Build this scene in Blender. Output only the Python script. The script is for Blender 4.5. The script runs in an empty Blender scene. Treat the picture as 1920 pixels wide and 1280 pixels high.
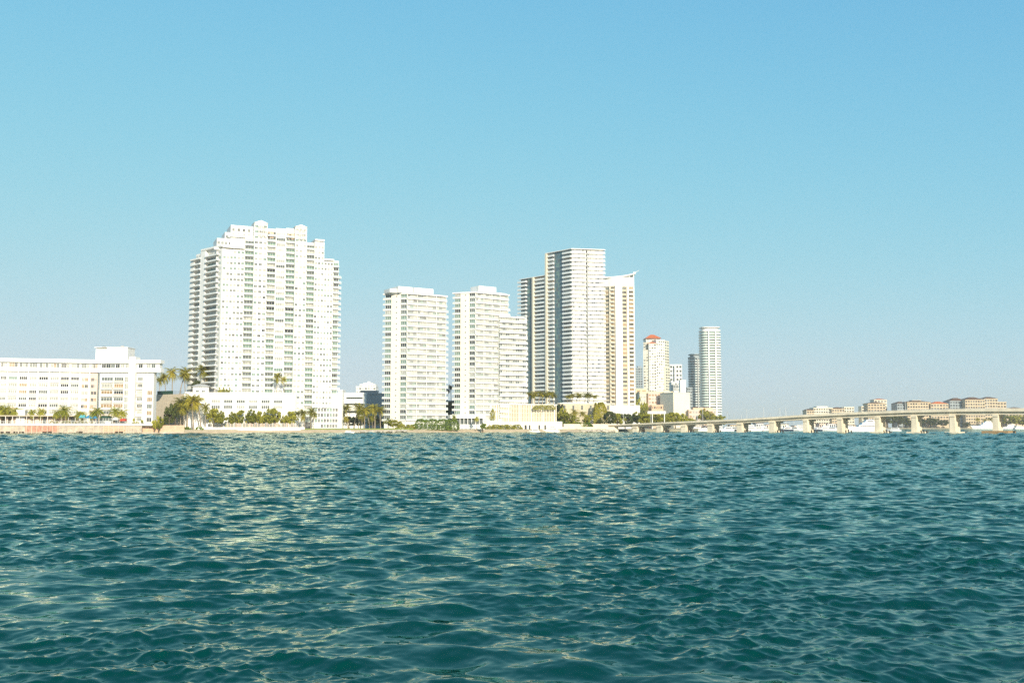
import bpy, bmesh, math, random
import numpy as np
from mathutils import Vector, Matrix

R = random.Random(7)
C = bpy.context.scene.collection
scene = bpy.context.scene

# ------------------------------------------------------------------ camera
F = 1867.0                      # focal length in pixels of a 1920 wide frame (35 mm lens)
CAM_H = 3.5
PITCH = math.atan((799.8 - 640.0) / F)
CP, SP = math.cos(PITCH), math.sin(PITCH)
cam_data = bpy.data.cameras.new("camera")
cam_data.lens = 35.0
cam_data.sensor_width = 36.0
cam_data.clip_start = 0.1
cam_data.clip_end = 40000.0
cam = bpy.data.objects.new("camera", cam_data)
cam.location = (0, 0, CAM_H)
cam.rotation_euler = (math.radians(90) + PITCH, 0, 0)
C.objects.link(cam)
scene.camera = cam


def X(px, Y, z=20.0):
    return (px - 960.0) / F * (Y * CP + (z - CAM_H) * SP)


def Z(py, Y):
    k = (640.0 - py) / F
    return CAM_H + (SP + k * CP) * Y / (CP - k * SP)


# ------------------------------------------------------------------ materials
def nodes_of(name):
    m = bpy.data.materials.new(name)
    m.use_nodes = True
    nt = m.node_tree
    b = nt.nodes["Principled BSDF"]
    return m, nt, b


def mat(name, col, rough=0.7, var=0.12, scale=0.35, metal=0.0, spec=0.3, streak=False, bump=0.0):
    """surface colour with a slow irregular weathering of its own"""
    m, nt, b = nodes_of(name)
    N, L = nt.nodes, nt.links
    b.inputs["Roughness"].default_value = rough
    b.inputs["Metallic"].default_value = metal
    b.inputs["Specular IOR Level"].default_value = spec
    tc = N.new("ShaderNodeTexCoord")
    mp = N.new("ShaderNodeMapping")
    mp.inputs["Scale"].default_value = (scale, scale, scale * (0.15 if streak else 1.0))
    L.new(tc.outputs["Object"], mp.inputs["Vector"])
    nz = N.new("ShaderNodeTexNoise")
    nz.inputs["Scale"].default_value = 1.0
    nz.inputs["Detail"].default_value = 6.0
    nz.inputs["Roughness"].default_value = 0.65
    L.new(mp.outputs["Vector"], nz.inputs["Vector"])
    cr = N.new("ShaderNodeValToRGB")
    cr.color_ramp.elements[0].position = 0.32
    cr.color_ramp.elements[1].position = 0.68
    d = tuple(max(0.0, c * (1 - var)) for c in col)
    u = tuple(min(1.0, c * (1 + var * 0.5)) for c in col)
    cr.color_ramp.elements[0].color = (*d, 1)
    cr.color_ramp.elements[1].color = (*u, 1)
    L.new(nz.outputs["Fac"], cr.inputs["Fac"])
    L.new(cr.outputs["Color"], b.inputs["Base Color"])
    if bump:
        bp = N.new("ShaderNodeBump")
        bp.inputs["Strength"].default_value = bump
        L.new(nz.outputs["Fac"], bp.inputs["Height"])
        L.new(bp.outputs["Normal"], b.inputs["Normal"])
    return m


def glass(name, col, rough=0.08, spec=0.6, var=0.35):
    m = mat(name, col, rough, var, 0.6, 0.0, spec)
    return m


def foliage(name, col, col2, trans=0.4):
    m, nt, b = nodes_of(name)
    N, L = nt.nodes, nt.links
    b.inputs["Roughness"].default_value = 0.55
    b.inputs["Specular IOR Level"].default_value = 0.25
    oi = N.new("ShaderNodeObjectInfo")
    tc = N.new("ShaderNodeTexCoord")
    nz = N.new("ShaderNodeTexNoise")
    nz.inputs["Scale"].default_value = 0.9
    nz.inputs["Detail"].default_value = 4.0
    L.new(tc.outputs["Object"], nz.inputs["Vector"])
    ad = N.new("ShaderNodeMath"); ad.operation = "MULTIPLY_ADD"
    ad.inputs[1].default_value = 0.35; ad.inputs[2].default_value = -0.17
    L.new(oi.outputs["Random"], ad.inputs[0])
    a2 = N.new("ShaderNodeMath"); a2.operation = "ADD"
    L.new(nz.outputs["Fac"], a2.inputs[0]); L.new(ad.outputs[0], a2.inputs[1])
    cr = N.new("ShaderNodeValToRGB")
    cr.color_ramp.elements[0].position = 0.3; cr.color_ramp.elements[1].position = 0.7
    cr.color_ramp.elements[0].color = (*col, 1); cr.color_ramp.elements[1].color = (*col2, 1)
    L.new(a2.outputs[0], cr.inputs["Fac"]); L.new(cr.outputs["Color"], b.inputs["Base Color"])
    tr = N.new("ShaderNodeBsdfTranslucent")
    L.new(cr.outputs["Color"], tr.inputs["Color"])
    mx = N.new("ShaderNodeMixShader"); mx.inputs["Fac"].default_value = trans
    L.new(b.outputs[0], mx.inputs[1]); L.new(tr.outputs[0], mx.inputs[2])
    L.new(mx.outputs[0], N["Material Output"].inputs["Surface"])
    return m


M = {}
M["white"] = mat("white_stucco", (0.76, 0.75, 0.70), 0.75, 0.15, 0.12, streak=True)
M["white2"] = mat("bright_white_paint", (0.80, 0.79, 0.74), 0.6, 0.13, 0.2, streak=True)
M["cream"] = mat("cream_stucco", (0.72, 0.66, 0.52), 0.8, 0.08, 0.15, streak=True)
M["offwhite"] = mat("off_white_stucco", (0.78, 0.735, 0.635), 0.8, 0.08, 0.15, streak=True)
M["lightgrey"] = mat("pale_grey_panel", (0.56, 0.56, 0.56), 0.7, 0.08, 0.3, streak=True)
M["islandtan"] = mat("tan_island_stucco", (0.57, 0.46, 0.31), 0.8, 0.12, 0.2, streak=True)
M["cream2"] = mat("pale_yellow_stucco", (0.74, 0.62, 0.40), 0.8, 0.10, 0.2, streak=True)
M["peach"] = mat("peach_stucco", (0.66, 0.47, 0.33), 0.8, 0.10, 0.2, streak=True)
M["pinkish"] = mat("pale_pink_stucco", (0.70, 0.56, 0.47), 0.8, 0.10, 0.2, streak=True)
M["beige"] = mat("beige_concrete", (0.56, 0.49, 0.36), 0.8, 0.12, 0.2, streak=True)
M["tan"] = mat("tan_coral_stone", (0.60, 0.51, 0.38), 0.9, 0.22, 0.8)
M["grey"] = mat("grey_concrete", (0.42, 0.42, 0.40), 0.8, 0.12, 0.2, streak=True)
M["darkgrey"] = mat("dark_grey_metal", (0.10, 0.11, 0.11), 0.6, 0.15, 0.5)
M["slate"] = mat("slate_wall_and_shade", (0.30, 0.34, 0.35), 0.7, 0.12, 0.2, streak=True)  # slate walls; also painted shade on the island blocks' left ends
M["rail"] = mat("pale_glass_railing", (0.76, 0.77, 0.72), 0.15, 0.12, 0.5, spec=0.5)
M["railcool"] = mat("grey_glass_railing", (0.50, 0.55, 0.53), 0.15, 0.12, 0.5, spec=0.5)
M["tide"] = mat("dark_tide_stain", (0.13, 0.11, 0.07), 0.9, 0.4, 0.6)
M["railgreen"] = mat("green_glass_railing", (0.58, 0.69, 0.60), 0.15, 0.15, 0.5, spec=0.5)
M["g_dark"] = glass("dark_window_glass", (0.035, 0.045, 0.05))
M["g_faint"] = glass("window_with_white_blinds", (0.55, 0.55, 0.50), 0.15)
M["g_mid"] = glass("grey_window_glass", (0.13, 0.155, 0.15))
M["g_pale"] = glass("window_with_pale_blinds", (0.40, 0.41, 0.37), 0.15)
M["g_green"] = glass("green_window_glass", (0.17, 0.26, 0.22))
M["g_blue"] = glass("blue_window_glass", (0.10, 0.17, 0.19), 0.1)
M["g_warm"] = glass("window_with_tan_blinds", (0.36, 0.25, 0.14), 0.2)
M["redroof"] = mat("red_roof_tiles", (0.60, 0.15, 0.04), 0.8, 0.15, 1.2)
M["brownroof"] = mat("brown_roof_tiles", (0.15, 0.08, 0.045), 0.85, 0.25, 1.0)
M["orange"] = mat("faded_orange_wall", (0.60, 0.40, 0.27), 0.85, 0.18, 0.8)
M["rust"] = mat("rust_red_wall", (0.52, 0.27, 0.19), 0.85, 0.45, 0.9)
M["seawall"] = mat("stained_seawall_concrete", (0.50, 0.42, 0.33), 0.9, 0.32, 0.5, bump=0.3)
M["sand"] = mat("beach_sand", (0.52, 0.41, 0.27), 0.95, 0.2, 0.4, bump=0.3)
M["soil"] = mat("coastal_ground", (0.30, 0.28, 0.20), 0.95, 0.3, 0.1)
M["rock"] = mat("pale_limestone_boulder", (0.52, 0.47, 0.38), 0.95, 0.35, 1.5, bump=0.6)
M["asphalt"] = mat("road_asphalt", (0.06, 0.06, 0.06), 0.9, 0.2, 0.8)
M["bridge"] = mat("weathered_bridge_concrete", (0.74, 0.66, 0.50), 0.85, 0.20, 0.35, streak=True)
M["footing"] = mat("timber_fender", (0.36, 0.24, 0.12), 0.9, 0.3, 0.8)
M["pile"] = mat("dark_timber_pile", (0.05, 0.04, 0.03), 0.9, 0.3, 2.0)
M["bark"] = mat("palm_bark", (0.34, 0.28, 0.20), 0.9, 0.3, 2.0)
M["bark2"] = mat("tree_bark", (0.14, 0.11, 0.08), 0.9, 0.3, 2.0)
M["palm"] = foliage("palm_fronds", (0.16, 0.17, 0.016), (0.54, 0.46, 0.055))
M["palmy"] = foliage("young_palm_fronds", (0.26, 0.29, 0.025), (0.50, 0.47, 0.06))
M["leaf"] = foliage("olive_tree_leaves", (0.16, 0.18, 0.016), (0.50, 0.47, 0.055))
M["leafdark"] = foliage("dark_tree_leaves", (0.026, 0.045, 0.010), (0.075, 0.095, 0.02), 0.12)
M["hedge"] = foliage("hedge_leaves", (0.10, 0.16, 0.010), (0.26, 0.36, 0.025))
M["vine"] = foliage("vine_leaves", (0.26, 0.27, 0.02), (0.42, 0.38, 0.04))
M["grass"] = foliage("lawn_grass", (0.14, 0.20, 0.02), (0.24, 0.28, 0.04), 0.1)
M["netting"] = mat("dark_green_fence_netting", (0.02, 0.07, 0.045), 0.8, 0.2, 0.6)
M["blue"] = mat("blue_canvas", (0.04, 0.22, 0.42), 0.7, 0.15, 0.8)
M["teal"] = mat("teal_canvas", (0.10, 0.38, 0.42), 0.7, 0.15, 0.8)
M["red"] = mat("red_canvas", (0.55, 0.06, 0.03), 0.7, 0.15, 0.8)
M["hull"] = mat("white_gelcoat", (0.82, 0.82, 0.80), 0.25, 0.04, 0.5, spec=0.5)
M["hulldark"] = mat("navy_hull_paint", (0.03, 0.05, 0.08), 0.3, 0.1, 0.5, spec=0.5)
M["alu"] = mat("pale_painted_metal", (0.66, 0.66, 0.62), 0.4, 0.1, 0.8, metal=0.2)
M["skin"] = mat("skin", (0.42, 0.24, 0.16), 0.6, 0.05, 3.0)

# ------------------------------------------------------------------ mesh builder
OFF = {}


class Fr:
    """a facade line on the ground: s runs along it, d outwards, z up"""

    def __init__(s, x0, y0, x1, y1):
        s.o = (x0, y0)
        s.L = math.hypot(x1 - x0, y1 - y0)
        s.u = ((x1 - x0) / s.L, (y1 - y0) / s.L)
        s.n = (s.u[1], -s.u[0])

    @staticmethod
    def px(p0, Y0, p1, Y1):
        return Fr(X(p0, Y0), Y0, X(p1, Y1), Y1)

    def p(s, a, d):
        return (s.o[0] + s.u[0] * a + s.n[0] * d, s.o[1] + s.u[1] * a + s.n[1] * d)

    def s_at(s, px, d=0.0, z=20.0):
        k = (px - 960.0) / F * CP
        x0 = s.o[0] + s.n[0] * d - (px - 960.0) / F * (z - CAM_H) * SP
        y0 = s.o[1] + s.n[1] * d
        return (k * y0 - x0) / (s.u[0] - k * s.u[1])

    def z_at(s, py, a, d=0.0):
        return Z(py, s.p(a, d)[1])


class MB:
    def __init__(s):
        s.v, s.f, s.m, s.mats = [], [], [], []

    def mi(s, m):
        if m not in s.mats:
            s.mats.append(m)
        return s.mats.index(m)

    def add(s, vs, fs, m):
        b = len(s.v)
        k = s.mi(m)
        s.v += [tuple(v) for v in vs]
        for f in fs:
            s.f.append(tuple(i + b for i in f))
            s.m.append(k)

    def box(s, fr, a0, a1, d0, d1, z0, z1, m):
        q = [fr.p(a0, d1), fr.p(a1, d1), fr.p(a1, d0), fr.p(a0, d0)]
        s.prism(q, z0, z1, m)

    def prism(s, q, z0, z1, m, top=None):
        n = len(q)
        t = top or q
        vs = [(x, y, z0) for x, y in q] + [(x, y, z1) for x, y in t]
        fs = [(i, (i + 1) % n, n + (i + 1) % n, n + i) for i in range(n)]
        fs += [tuple(range(n, 2 * n)), tuple(range(n - 1, -1, -1))]
        s.add(vs, fs, m)

    def bx(s, x0, x1, y0, y1, z0, z1, m):
        s.prism([(x0, y0), (x1, y0), (x1, y1), (x0, y1)], z0, z1, m)

    def gable(s, fr, a0, a1, d0, d1, z0, z1, m, hip=0.0):
        """ridge along d, gable facing out"""
        am = (a0 + a1) / 2
        P = [(*fr.p(a0, d1), z0), (*fr.p(a1, d1), z0), (*fr.p(a1, d0), z0), (*fr.p(a0, d0), z0),
             (*fr.p(am, d1 - hip), z1), (*fr.p(am, d0 + hip), z1)]
        s.add(P, [(0, 1, 4), (1, 2, 5, 4), (2, 3, 5), (3, 0, 4, 5), (3, 2, 1, 0)], m)

    def pyramid(s, q, z0, z1, m, shrink=0.0):
        cx = sum(p[0] for p in q) / len(q); cy = sum(p[1] for p in q) / len(q)
        t = [(cx + (p[0] - cx) * (shrink + 1e-3), cy + (p[1] - cy) * (shrink + 1e-3)) for p in q]
        s.prism(q, z0, z1, m, t)

    def tube(s, pts, rad, m, n=8, cap=True):
        """tapered tube through points"""
        b = len(s.v)
        k = s.mi(m)
        P = [Vector(p) for p in pts]
        if not hasattr(rad, "__len__"):
            rad = [rad] * len(P)
        for i, p in enumerate(P):
            t = (P[min(i + 1, len(P) - 1)] - P[max(i - 1, 0)]).normalized()
            a = t.orthogonal().normalized() if abs(t.z) < 0.9 else t.cross(Vector((0, 1, 0))).normalized()
            c = t.cross(a)
            for j in range(n):
                w = 2 * math.pi * j / n
                s.v.append(tuple(p + (a * math.cos(w) + c * math.sin(w)) * rad[i]))
        for i in range(len(P) - 1):
            for j in range(n):
                s.f.append((b + i * n + j, b + i * n + (j + 1) % n, b + (i + 1) * n + (j + 1) % n, b + (i + 1) * n + j))
                s.m.append(k)
        if cap:
            s.f.append(tuple(b + j for j in range(n - 1, -1, -1))); s.m.append(k)
            e = b + (len(P) - 1) * n
            s.f.append(tuple(e + j for j in range(n))); s.m.append(k)

    def size(s):
        a = np.array(s.v)
        lo, hi = a.min(0), a.max(0)
        c = (lo + hi) / 2
        e = sorted(hi - lo)
        return e[2] * max(e[1], 0.01) / (c[0] ** 2 + c[1] ** 2 + 1)

    def merge(s, o):
        b = len(s.v)
        s.v += o.v
        idx = [s.mi(m) for m in o.mats]
        s.f += [tuple(i + b for i in f) for f in o.f]
        s.m += [idx[k] for k in o.m]

    def mesh(s, name, off=(0, 0, 0)):
        me = bpy.data.meshes.new(name)
        me.from_pydata([(v[0] - off[0], v[1] - off[1], v[2] - off[2]) for v in s.v], [], s.f)
        for m in s.mats:
            me.materials.append(m)
        me.polygons.foreach_set("material_index", s.m)
        me.update()
        return me

    def build(s, name, parent=None, smooth=False):
        off = OFF.get(parent.name, (0, 0, 0)) if parent else (0, 0, 0)
        me = s.mesh(name, off)
        if smooth:
            me.polygons.foreach_set("use_smooth", [True] * len(me.polygons))
        o = bpy.data.objects.new(name, me)
        C.objects.link(o)
        if parent:
            o.parent = parent
            OFF[o.name] = off
        return o


def tag(o, label, cat, group=None):
    o["label"] = label
    o["category"] = cat
    if group:
        o["group"] = group
    return o


def thing(name, label, cat, loc=(0, 0, 0), group=None):
    o = bpy.data.objects.new(name, None)
    o.empty_display_size = 0.5
    C.objects.link(o)
    o.location = loc
    OFF[o.name] = tuple(loc)
    return tag(o, label, cat, group)


def structure(o):
    o["kind"] = "structure"
    return o


def copy_tree(o, label=None, group=None, parent=None):
    c = o.copy()
    C.objects.link(c)
    if parent:
        c.parent = parent
    if label:
        c["label"] = label
    if group:
        c["group"] = group
    for ch in list(o.children):
        copy_tree(ch, None, None, c)
    return c


def emit(root, name, items, cap=100, sub=None):
    """items: list of MB, or (MB, MB of its sub-part). The largest in view become parts of their own."""
    items = [i if isinstance(i, tuple) else (i, None) for i in items]
    items = [i for i in items if i[0].f]
    items.sort(key=lambda i: -i[0].size())
    for a, b in items[:cap]:
        o = a.build(name, root)
        if b:
            b.build(sub, o)
    rest = items[cap:]
    if rest:
        big, sb = MB(), MB()
        for a, b in rest:
            big.merge(a)
            if b:
                sb.merge(b)
        o = big.build(name, root)
        o["kind"] = "stuff"
        if sb.f:
            sb.build(sub, o)["kind"] = "stuff"


def pick(r, table):
    t = r.random() * sum(w for _, w in table)
    for m, w in table:
        t -= w
        if t <= 0:
            return M[m]
    return M[table[-1][0]]


def win(fr, a0, a1, z0, z1, gm, d=0.0, mull=1, frame="white2", fw=0.12):
    """a glazed opening: frame proud of the wall, panes set into it, optional mullions"""
    b = MB()
    b.box(fr, a0, a1, d - 0.2, d + 0.03, z0, z1, gm)
    fm = M[frame]
    b.box(fr, a0 - fw, a1 + fw, d - 0.1, d + 0.16, z0 - fw, z0 - 0.002, fm)
    for i in range(1, mull):
        a = a0 + (a1 - a0) * i / mull
        b.box(fr, a - fw / 2, a + fw / 2, d - 0.1, d + 0.10, z0 + 0.001, z1, fm)
    return b


def balc(fr, a0, a1, d0, d1, z, rail="rail", h=1.05, slab="white2", th=0.3, ret=True):
    """(slab, railing)"""
    b = MB()
    b.box(fr, a0, a1, d0 - 0.2, d1, z - th, z, M[slab])
    r = MB()
    r.box(fr, a0 + 0.03, a1 - 0.03, d1 - 0.13, d1 - 0.05, z + 0.002, z + h, M[rail])
    if ret and d1 - d0 > 0.5:
        r.box(fr, a0 + 0.03, a0 + 0.11, d0 + 0.02, d1 - 0.131, z + 0.002, z + h, M[rail])
        r.box(fr, a1 - 0.11, a1 - 0.03, d0 + 0.02, d1 - 0.131, z + 0.002, z + h, M[rail])
    return (b, r)


ORD = ["leftmost", "second from the left", "third from the left", "fourth from the left", "fifth from the left",
       "sixth from the left", "seventh from the left", "eighth from the left", "ninth from the left", "tenth from the left",
       "eleventh from the left", "twelfth from the left", "thirteenth from the left", "fourteenth from the left"]


def ordinal(i, n):
    if n > 1 and i == n - 1:
        return "rightmost"
    return ORD[i]
# ------------------------------------------------------------------ light
SUN_EL, SUN_AZ = 20.0, 20.0      # azimuth: degrees to the right of straight behind the camera
w = bpy.data.worlds.new("World")
scene.world = w
w.use_nodes = True
nt = w.node_tree
bg = nt.nodes["Background"]
sky = nt.nodes.new("ShaderNodeTexSky")
sky.sky_type = "NISHITA"
sky.sun_disc = False
sky.sun_elevation = math.radians(SUN_EL)
el, az = math.radians(SUN_EL), math.radians(SUN_AZ)
to_sun = Vector((math.sin(az) * math.cos(el), -math.cos(az) * math.cos(el), math.sin(el)))
sky.sun_rotation = math.atan2(to_sun.x, to_sun.y)
sky.altitude = 0.0
sky.air_density = 1.0
sky.dust_density = 1.0
sky.ozone_density = 6.0
# the sky's radiance rolls off softly like on the overexposed film
sp = nt.nodes.new("ShaderNodeSeparateColor")
cb = nt.nodes.new("ShaderNodeCombineColor")
nt.links.new(sky.outputs[0], sp.inputs[0])
for i, (a, top) in enumerate(((0.22, 6.75), (0.63, 4.62), (0.75, 4.95))):
    m1 = nt.nodes.new("ShaderNodeMath"); m1.operation = "MULTIPLY"; m1.inputs[1].default_value = -a
    m2 = nt.nodes.new("ShaderNodeMath"); m2.operation = "EXPONENT"
    m3 = nt.nodes.new("ShaderNodeMath"); m3.operation = "MULTIPLY_ADD"; m3.inputs[1].default_value = -top; m3.inputs[2].default_value = top
    nt.links.new(sp.outputs[i], m1.inputs[0]); nt.links.new(m1.outputs[0], m2.inputs[0])
    nt.links.new(m2.outputs[0], m3.inputs[0]); nt.links.new(m3.outputs[0], cb.inputs[i])
nt.links.new(cb.outputs[0], bg.inputs["Color"])
bg.inputs["Strength"].default_value = 0.12
sd = bpy.data.lights.new("sun", "SUN")
sd.energy = 4.7
sd.angle = math.radians(0.5)
sd.color = (1.0, 0.905, 0.73)
so = bpy.data.objects.new("sun", sd)
so.rotation_euler = to_sun.to_track_quat("Z", "Y").to_euler()
so.location = (0, -50, 100)
C.objects.link(so)
vs = scene.view_settings
vs.view_transform = "Standard"
vs.look = "None"
vs.gamma = 1.0
vs.exposure = 0.45
scene.cycles.max_bounces = 6
scene.cycles.use_denoising = False


# ------------------------------------------------------------------ water
def make_water():
    rng = np.random.default_rng(11)
    rr = [4.0]
    while rr[-1] < 900:
        q = 1.02 if rr[-1] < 10.5 else (1.0023 if rr[-1] < 70 else (1.003 if rr[-1] < 760 else 1.006))
        rr.append(rr[-1] * q)
    while rr[-1] < 14000:
        rr.append(rr[-1] * 1.03)
    rr = np.array(rr)
    th = np.concatenate([np.linspace(-80, -35, 110)[:-1], np.linspace(-35, 35, 860), np.linspace(35, 80, 110)[1:]])
    th = np.radians(th)
    nr, na = len(rr), len(th)
    Rg, Tg = np.meshgrid(rr, th, indexing="ij")
    x0 = Rg * np.sin(Tg); y0 = Rg * np.cos(Tg)
    cellr = np.maximum(np.gradient(rr), rr * math.radians(0.082))
    x, y = x0.copy(), y0.copy()
    z = np.zeros_like(x)
    lost = np.zeros(nr)
    # slow gust patches that roughen or calm the small chop
    gust = np.zeros_like(x)
    for i in range(14):
        l = rng.uniform(4, 40); a = rng.uniform(0, 2 * np.pi); p = rng.uniform(0, 2 * np.pi)
        gust += np.sin(2 * np.pi / l * (x0 * np.cos(a) + 1.6 * y0 * np.sin(a)) + p)
    gust = np.clip(1 + 0.20 * gust, 0.35, 1.8)
    lamA = np.exp(rng.uniform(np.log(0.75), np.log(5.5), 90))
    lamB = np.exp(rng.uniform(np.log(0.08), np.log(0.8), 230))
    for l in np.concatenate([lamA, lamB]):
        small = l < 0.8
        ang = math.radians(-90 + 12 + rng.normal(0, 46 if small else 27))
        kx, ky = math.cos(ang), math.sin(ang)
        k = 2 * np.pi / l
        s = WB if small else WA * math.exp(-0.5 * (math.log(l / 1.35) / 0.6) ** 2) + 0.004
        ph = rng.uniform(0, 2 * np.pi)
        fade = np.clip((l / cellr - 2.4) / 2.4, 0, 1)
        lost += (1 - fade) * s * s / 2
        n = int(np.count_nonzero(fade > 0))
        if n == 0:
            continue
        A = (s / k * fade[:n])[:, None] * (gust[:n] if small else 1.0)
        arg = k * (kx * x0[:n] + ky * y0[:n]) + ph
        sn = np.sin(arg)
        z[:n] += A * np.cos(arg)
        sn *= A * (0.65 if small else 0.88)
        x[:n] -= kx * sn
        y[:n] -= ky * sn
    # far out the mesh can no longer hold the chop: longer waves of the same steepness carry it there
    gain = np.sqrt(lost)
    lamC = np.exp(rng.uniform(np.log(0.9), np.log(9.0), 130))
    for l in lamC:
        win_ = np.clip((l / cellr - 3.0) / 1.5, 0, 1) * np.clip((11.0 - l / cellr) / 4.0, 0, 1)
        on = np.nonzero(win_ * gain > 1e-4)[0]
        ang = math.radians(-90 + 12 + rng.normal(0, 34)); ph = rng.uniform(0, 2 * np.pi)
        if not len(on):
            continue
        a_, b_ = on[0], on[-1] + 1
        k = 2 * np.pi / l
        A = np.minimum(WC * gain[a_:b_] * win_[a_:b_] / k, 0.055)[:, None] * gust[a_:b_]
        z[a_:b_] += A * np.cos(k * (math.cos(ang) * x0[a_:b_] + math.sin(ang) * y0[a_:b_]) + ph)
    co = np.stack([x.ravel(), y.ravel(), z.ravel()], 1).astype(np.float32)
    i, j = np.meshgrid(np.arange(nr - 1), np.arange(na - 1), indexing="ij")
    a = (i * na + j).ravel()
    q = np.stack([a, a + na, a + na + 1, a + 1], 1).astype(np.int32)[:, ::-1]
    me = bpy.data.meshes.new("water")
    me.vertices.add(len(co)); me.vertices.foreach_set("co", co.ravel())
    nf = len(q)
    me.loops.add(nf * 4); me.loops.foreach_set("vertex_index", q.ravel())
    me.polygons.add(nf)
    me.polygons.foreach_set("loop_start", np.arange(0, nf * 4, 4, dtype=np.int32))
    me.polygons.foreach_set("loop_total", np.full(nf, 4, dtype=np.int32))
    me.polygons.foreach_set("use_smooth", np.ones(nf, dtype=bool))
    me.update(calc_edges=True)
    at = me.attributes.new("chop", "FLOAT", "POINT")
    at.data.foreach_set("value", np.repeat(np.sqrt(lost), na).astype(np.float32))
    o = bpy.data.objects.new("water", me)
    C.objects.link(o)
    m = bpy.data.materials.new("sea_water"); m.use_nodes = True
    nt = m.node_tree; N, L = nt.nodes, nt.links
    N.remove(N["Principled BSDF"])
    df = N.new("ShaderNodeBsdfDiffuse"); df.inputs["Color"].default_value = WCOL
    gl = N.new("ShaderNodeBsdfGlossy"); gl.inputs["Color"].default_value = WGLO
    gl.inputs["Roughness"].default_value = 0.04
    fr = N.new("ShaderNodeFresnel"); fr.inputs["IOR"].default_value = 1.333
    mx = N.new("ShaderNodeMixShader")
    L.new(fr.outputs[0], mx.inputs[0]); L.new(df.outputs[0], mx.inputs[1]); L.new(gl.outputs[0], mx.inputs[2])
    L.new(mx.outputs[0], N["Material Output"].inputs["Surface"])
    tc = N.new("ShaderNodeTexCoord")
    geo = N.new("ShaderNodeNewGeometry")
    att = N.new("ShaderNodeAttribute"); att.attribute_name = "chop"
    total = None
    # ripples finer than the mesh: (frequency along x, along y, strength, follows the lost chop)
    for fx, fy, k, lo, det in RIP:
        mp = N.new("ShaderNodeMapping"); mp.inputs["Scale"].default_value = (fx, fy, 1.0)
        mp.inputs["Rotation"].default_value = (0, 0, math.radians(14))
        L.new(tc.outputs["Object"], mp.inputs["Vector"])
        nz = N.new("ShaderNodeTexNoise"); nz.inputs["Scale"].default_value = 1.0
        nz.inputs["Detail"].default_value = det
        L.new(mp.outputs["Vector"], nz.inputs["Vector"])
        sb = N.new("ShaderNodeVectorMath"); sb.operation = "SUBTRACT"
        sb.inputs[1].default_value = (0.5, 0.5, 0.5)
        L.new(nz.outputs["Color"], sb.inputs[0])
        ml = N.new("ShaderNodeVectorMath"); ml.operation = "MULTIPLY"
        ml.inputs[1].default_value = (k * 0.6, k, 0)
        L.new(sb.outputs[0], ml.inputs[0])
        v = ml.outputs[0]
        if lo:
            sc = N.new("ShaderNodeVectorMath"); sc.operation = "SCALE"
            L.new(v, sc.inputs[0]); L.new(att.outputs["Fac"], sc.inputs["Scale"])
            v = sc.outputs[0]
        if total is None:
            total = v
        else:
            ad = N.new("ShaderNodeVectorMath"); ad.operation = "ADD"
            L.new(total, ad.inputs[0]); L.new(v, ad.inputs[1]); total = ad.outputs[0]
    ad = N.new("ShaderNodeVectorMath"); ad.operation = "ADD"
    L.new(total, ad.inputs[0]); L.new(geo.outputs["Normal"], ad.inputs[1])
    nm = N.new("ShaderNodeVectorMath"); nm.operation = "NORMALIZE"
    L.new(ad.outputs[0], nm.inputs[0])
    for sh in (df, gl, fr):
        L.new(nm.outputs[0], sh.inputs["Normal"])
    me.materials.append(m)
    structure(o)


WA, WB, WC = 0.027, 0.0185, 0.17
WCOL = (0.0002, 0.037, 0.0315, 1)
WGLO = (0.86, 1.0, 0.89, 1)
RIP = ((1.8, 4.5, 5.0, True, 1.0), (4.5, 10.0, 0.13, False, 3.0))
make_water()


# ------------------------------------------------------------------ ground
def poly(name, pts, z0, z1, m):
    b = MB()
    b.prism(pts, z0, z1, m)
    o = b.build(name)
    return structure(o)


GZ = 2.0
SHORE = [(-120, 488), (0, 500), (200, 505), (345, 514), (500, 536), (660, 556), (760, 566), (900, 598), (1050, 622), (1150, 648)]
sh = [(X(p, y, 1), y + 3.0) for p, y in SHORE]
back = [(X(1185, 668, 1), 668), (X(1300, 720, 1), 720), (X(1352, 1000, 1), 1000), (X(1362, 1480, 1), 1480), (X(1372, 1800, 1), 1800), (X(1300, 2600, 1), 2600), (-900, 2600), (-620, 900), (-420, 520)]
poly("ground", sh + back, -3.0, GZ, M["soil"])
# island across the channel
isl = [(X(1395, 1640, 1), 1640), (X(1660, 1610, 1), 1610), (X(1940, 1600, 1), 1600), (X(2100, 1600, 1), 1600), (X(2100, 2500, 1), 2500), (X(1395, 2500, 1), 2500)]
poly("island_ground", isl, -3.0, 1.6, M["soil"])
# sloping beach along the middle of the shore
bb = MB()
bp = [(345, 514), (420, 524), (500, 536), (580, 546), (660, 556), (760, 566), (900, 598), (1000, 614), (1085, 630)]
top = [(X(p, y, 1), y + 2.9) for p, y in bp]
bot = [(X(p, y, 1), y - 3.5 + 0.9 * math.sin(i * 2.1)) for i, (p, y) in enumerate(bp)]
n = len(bp)
bb.add([(x, y, GZ - 0.35) for x, y in top] + [(x, y, -0.7) for x, y in bot], [(i, n + i, n + i + 1, i + 1)[::-1] for i in range(n - 1)], M["sand"])
structure(bb.build("beach"))
bb = MB()
g0 = [(560, 549), (660, 561), (775, 571)]
pts = [(X(p, y, 1), y) for p, y in g0] + [(X(p, y + 9, 1), y + 9) for p, y in reversed(g0)]
bb.prism(pts, GZ - 0.2, GZ + 0.55, M["grass"])
structure(bb.build("lawn"))


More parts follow.
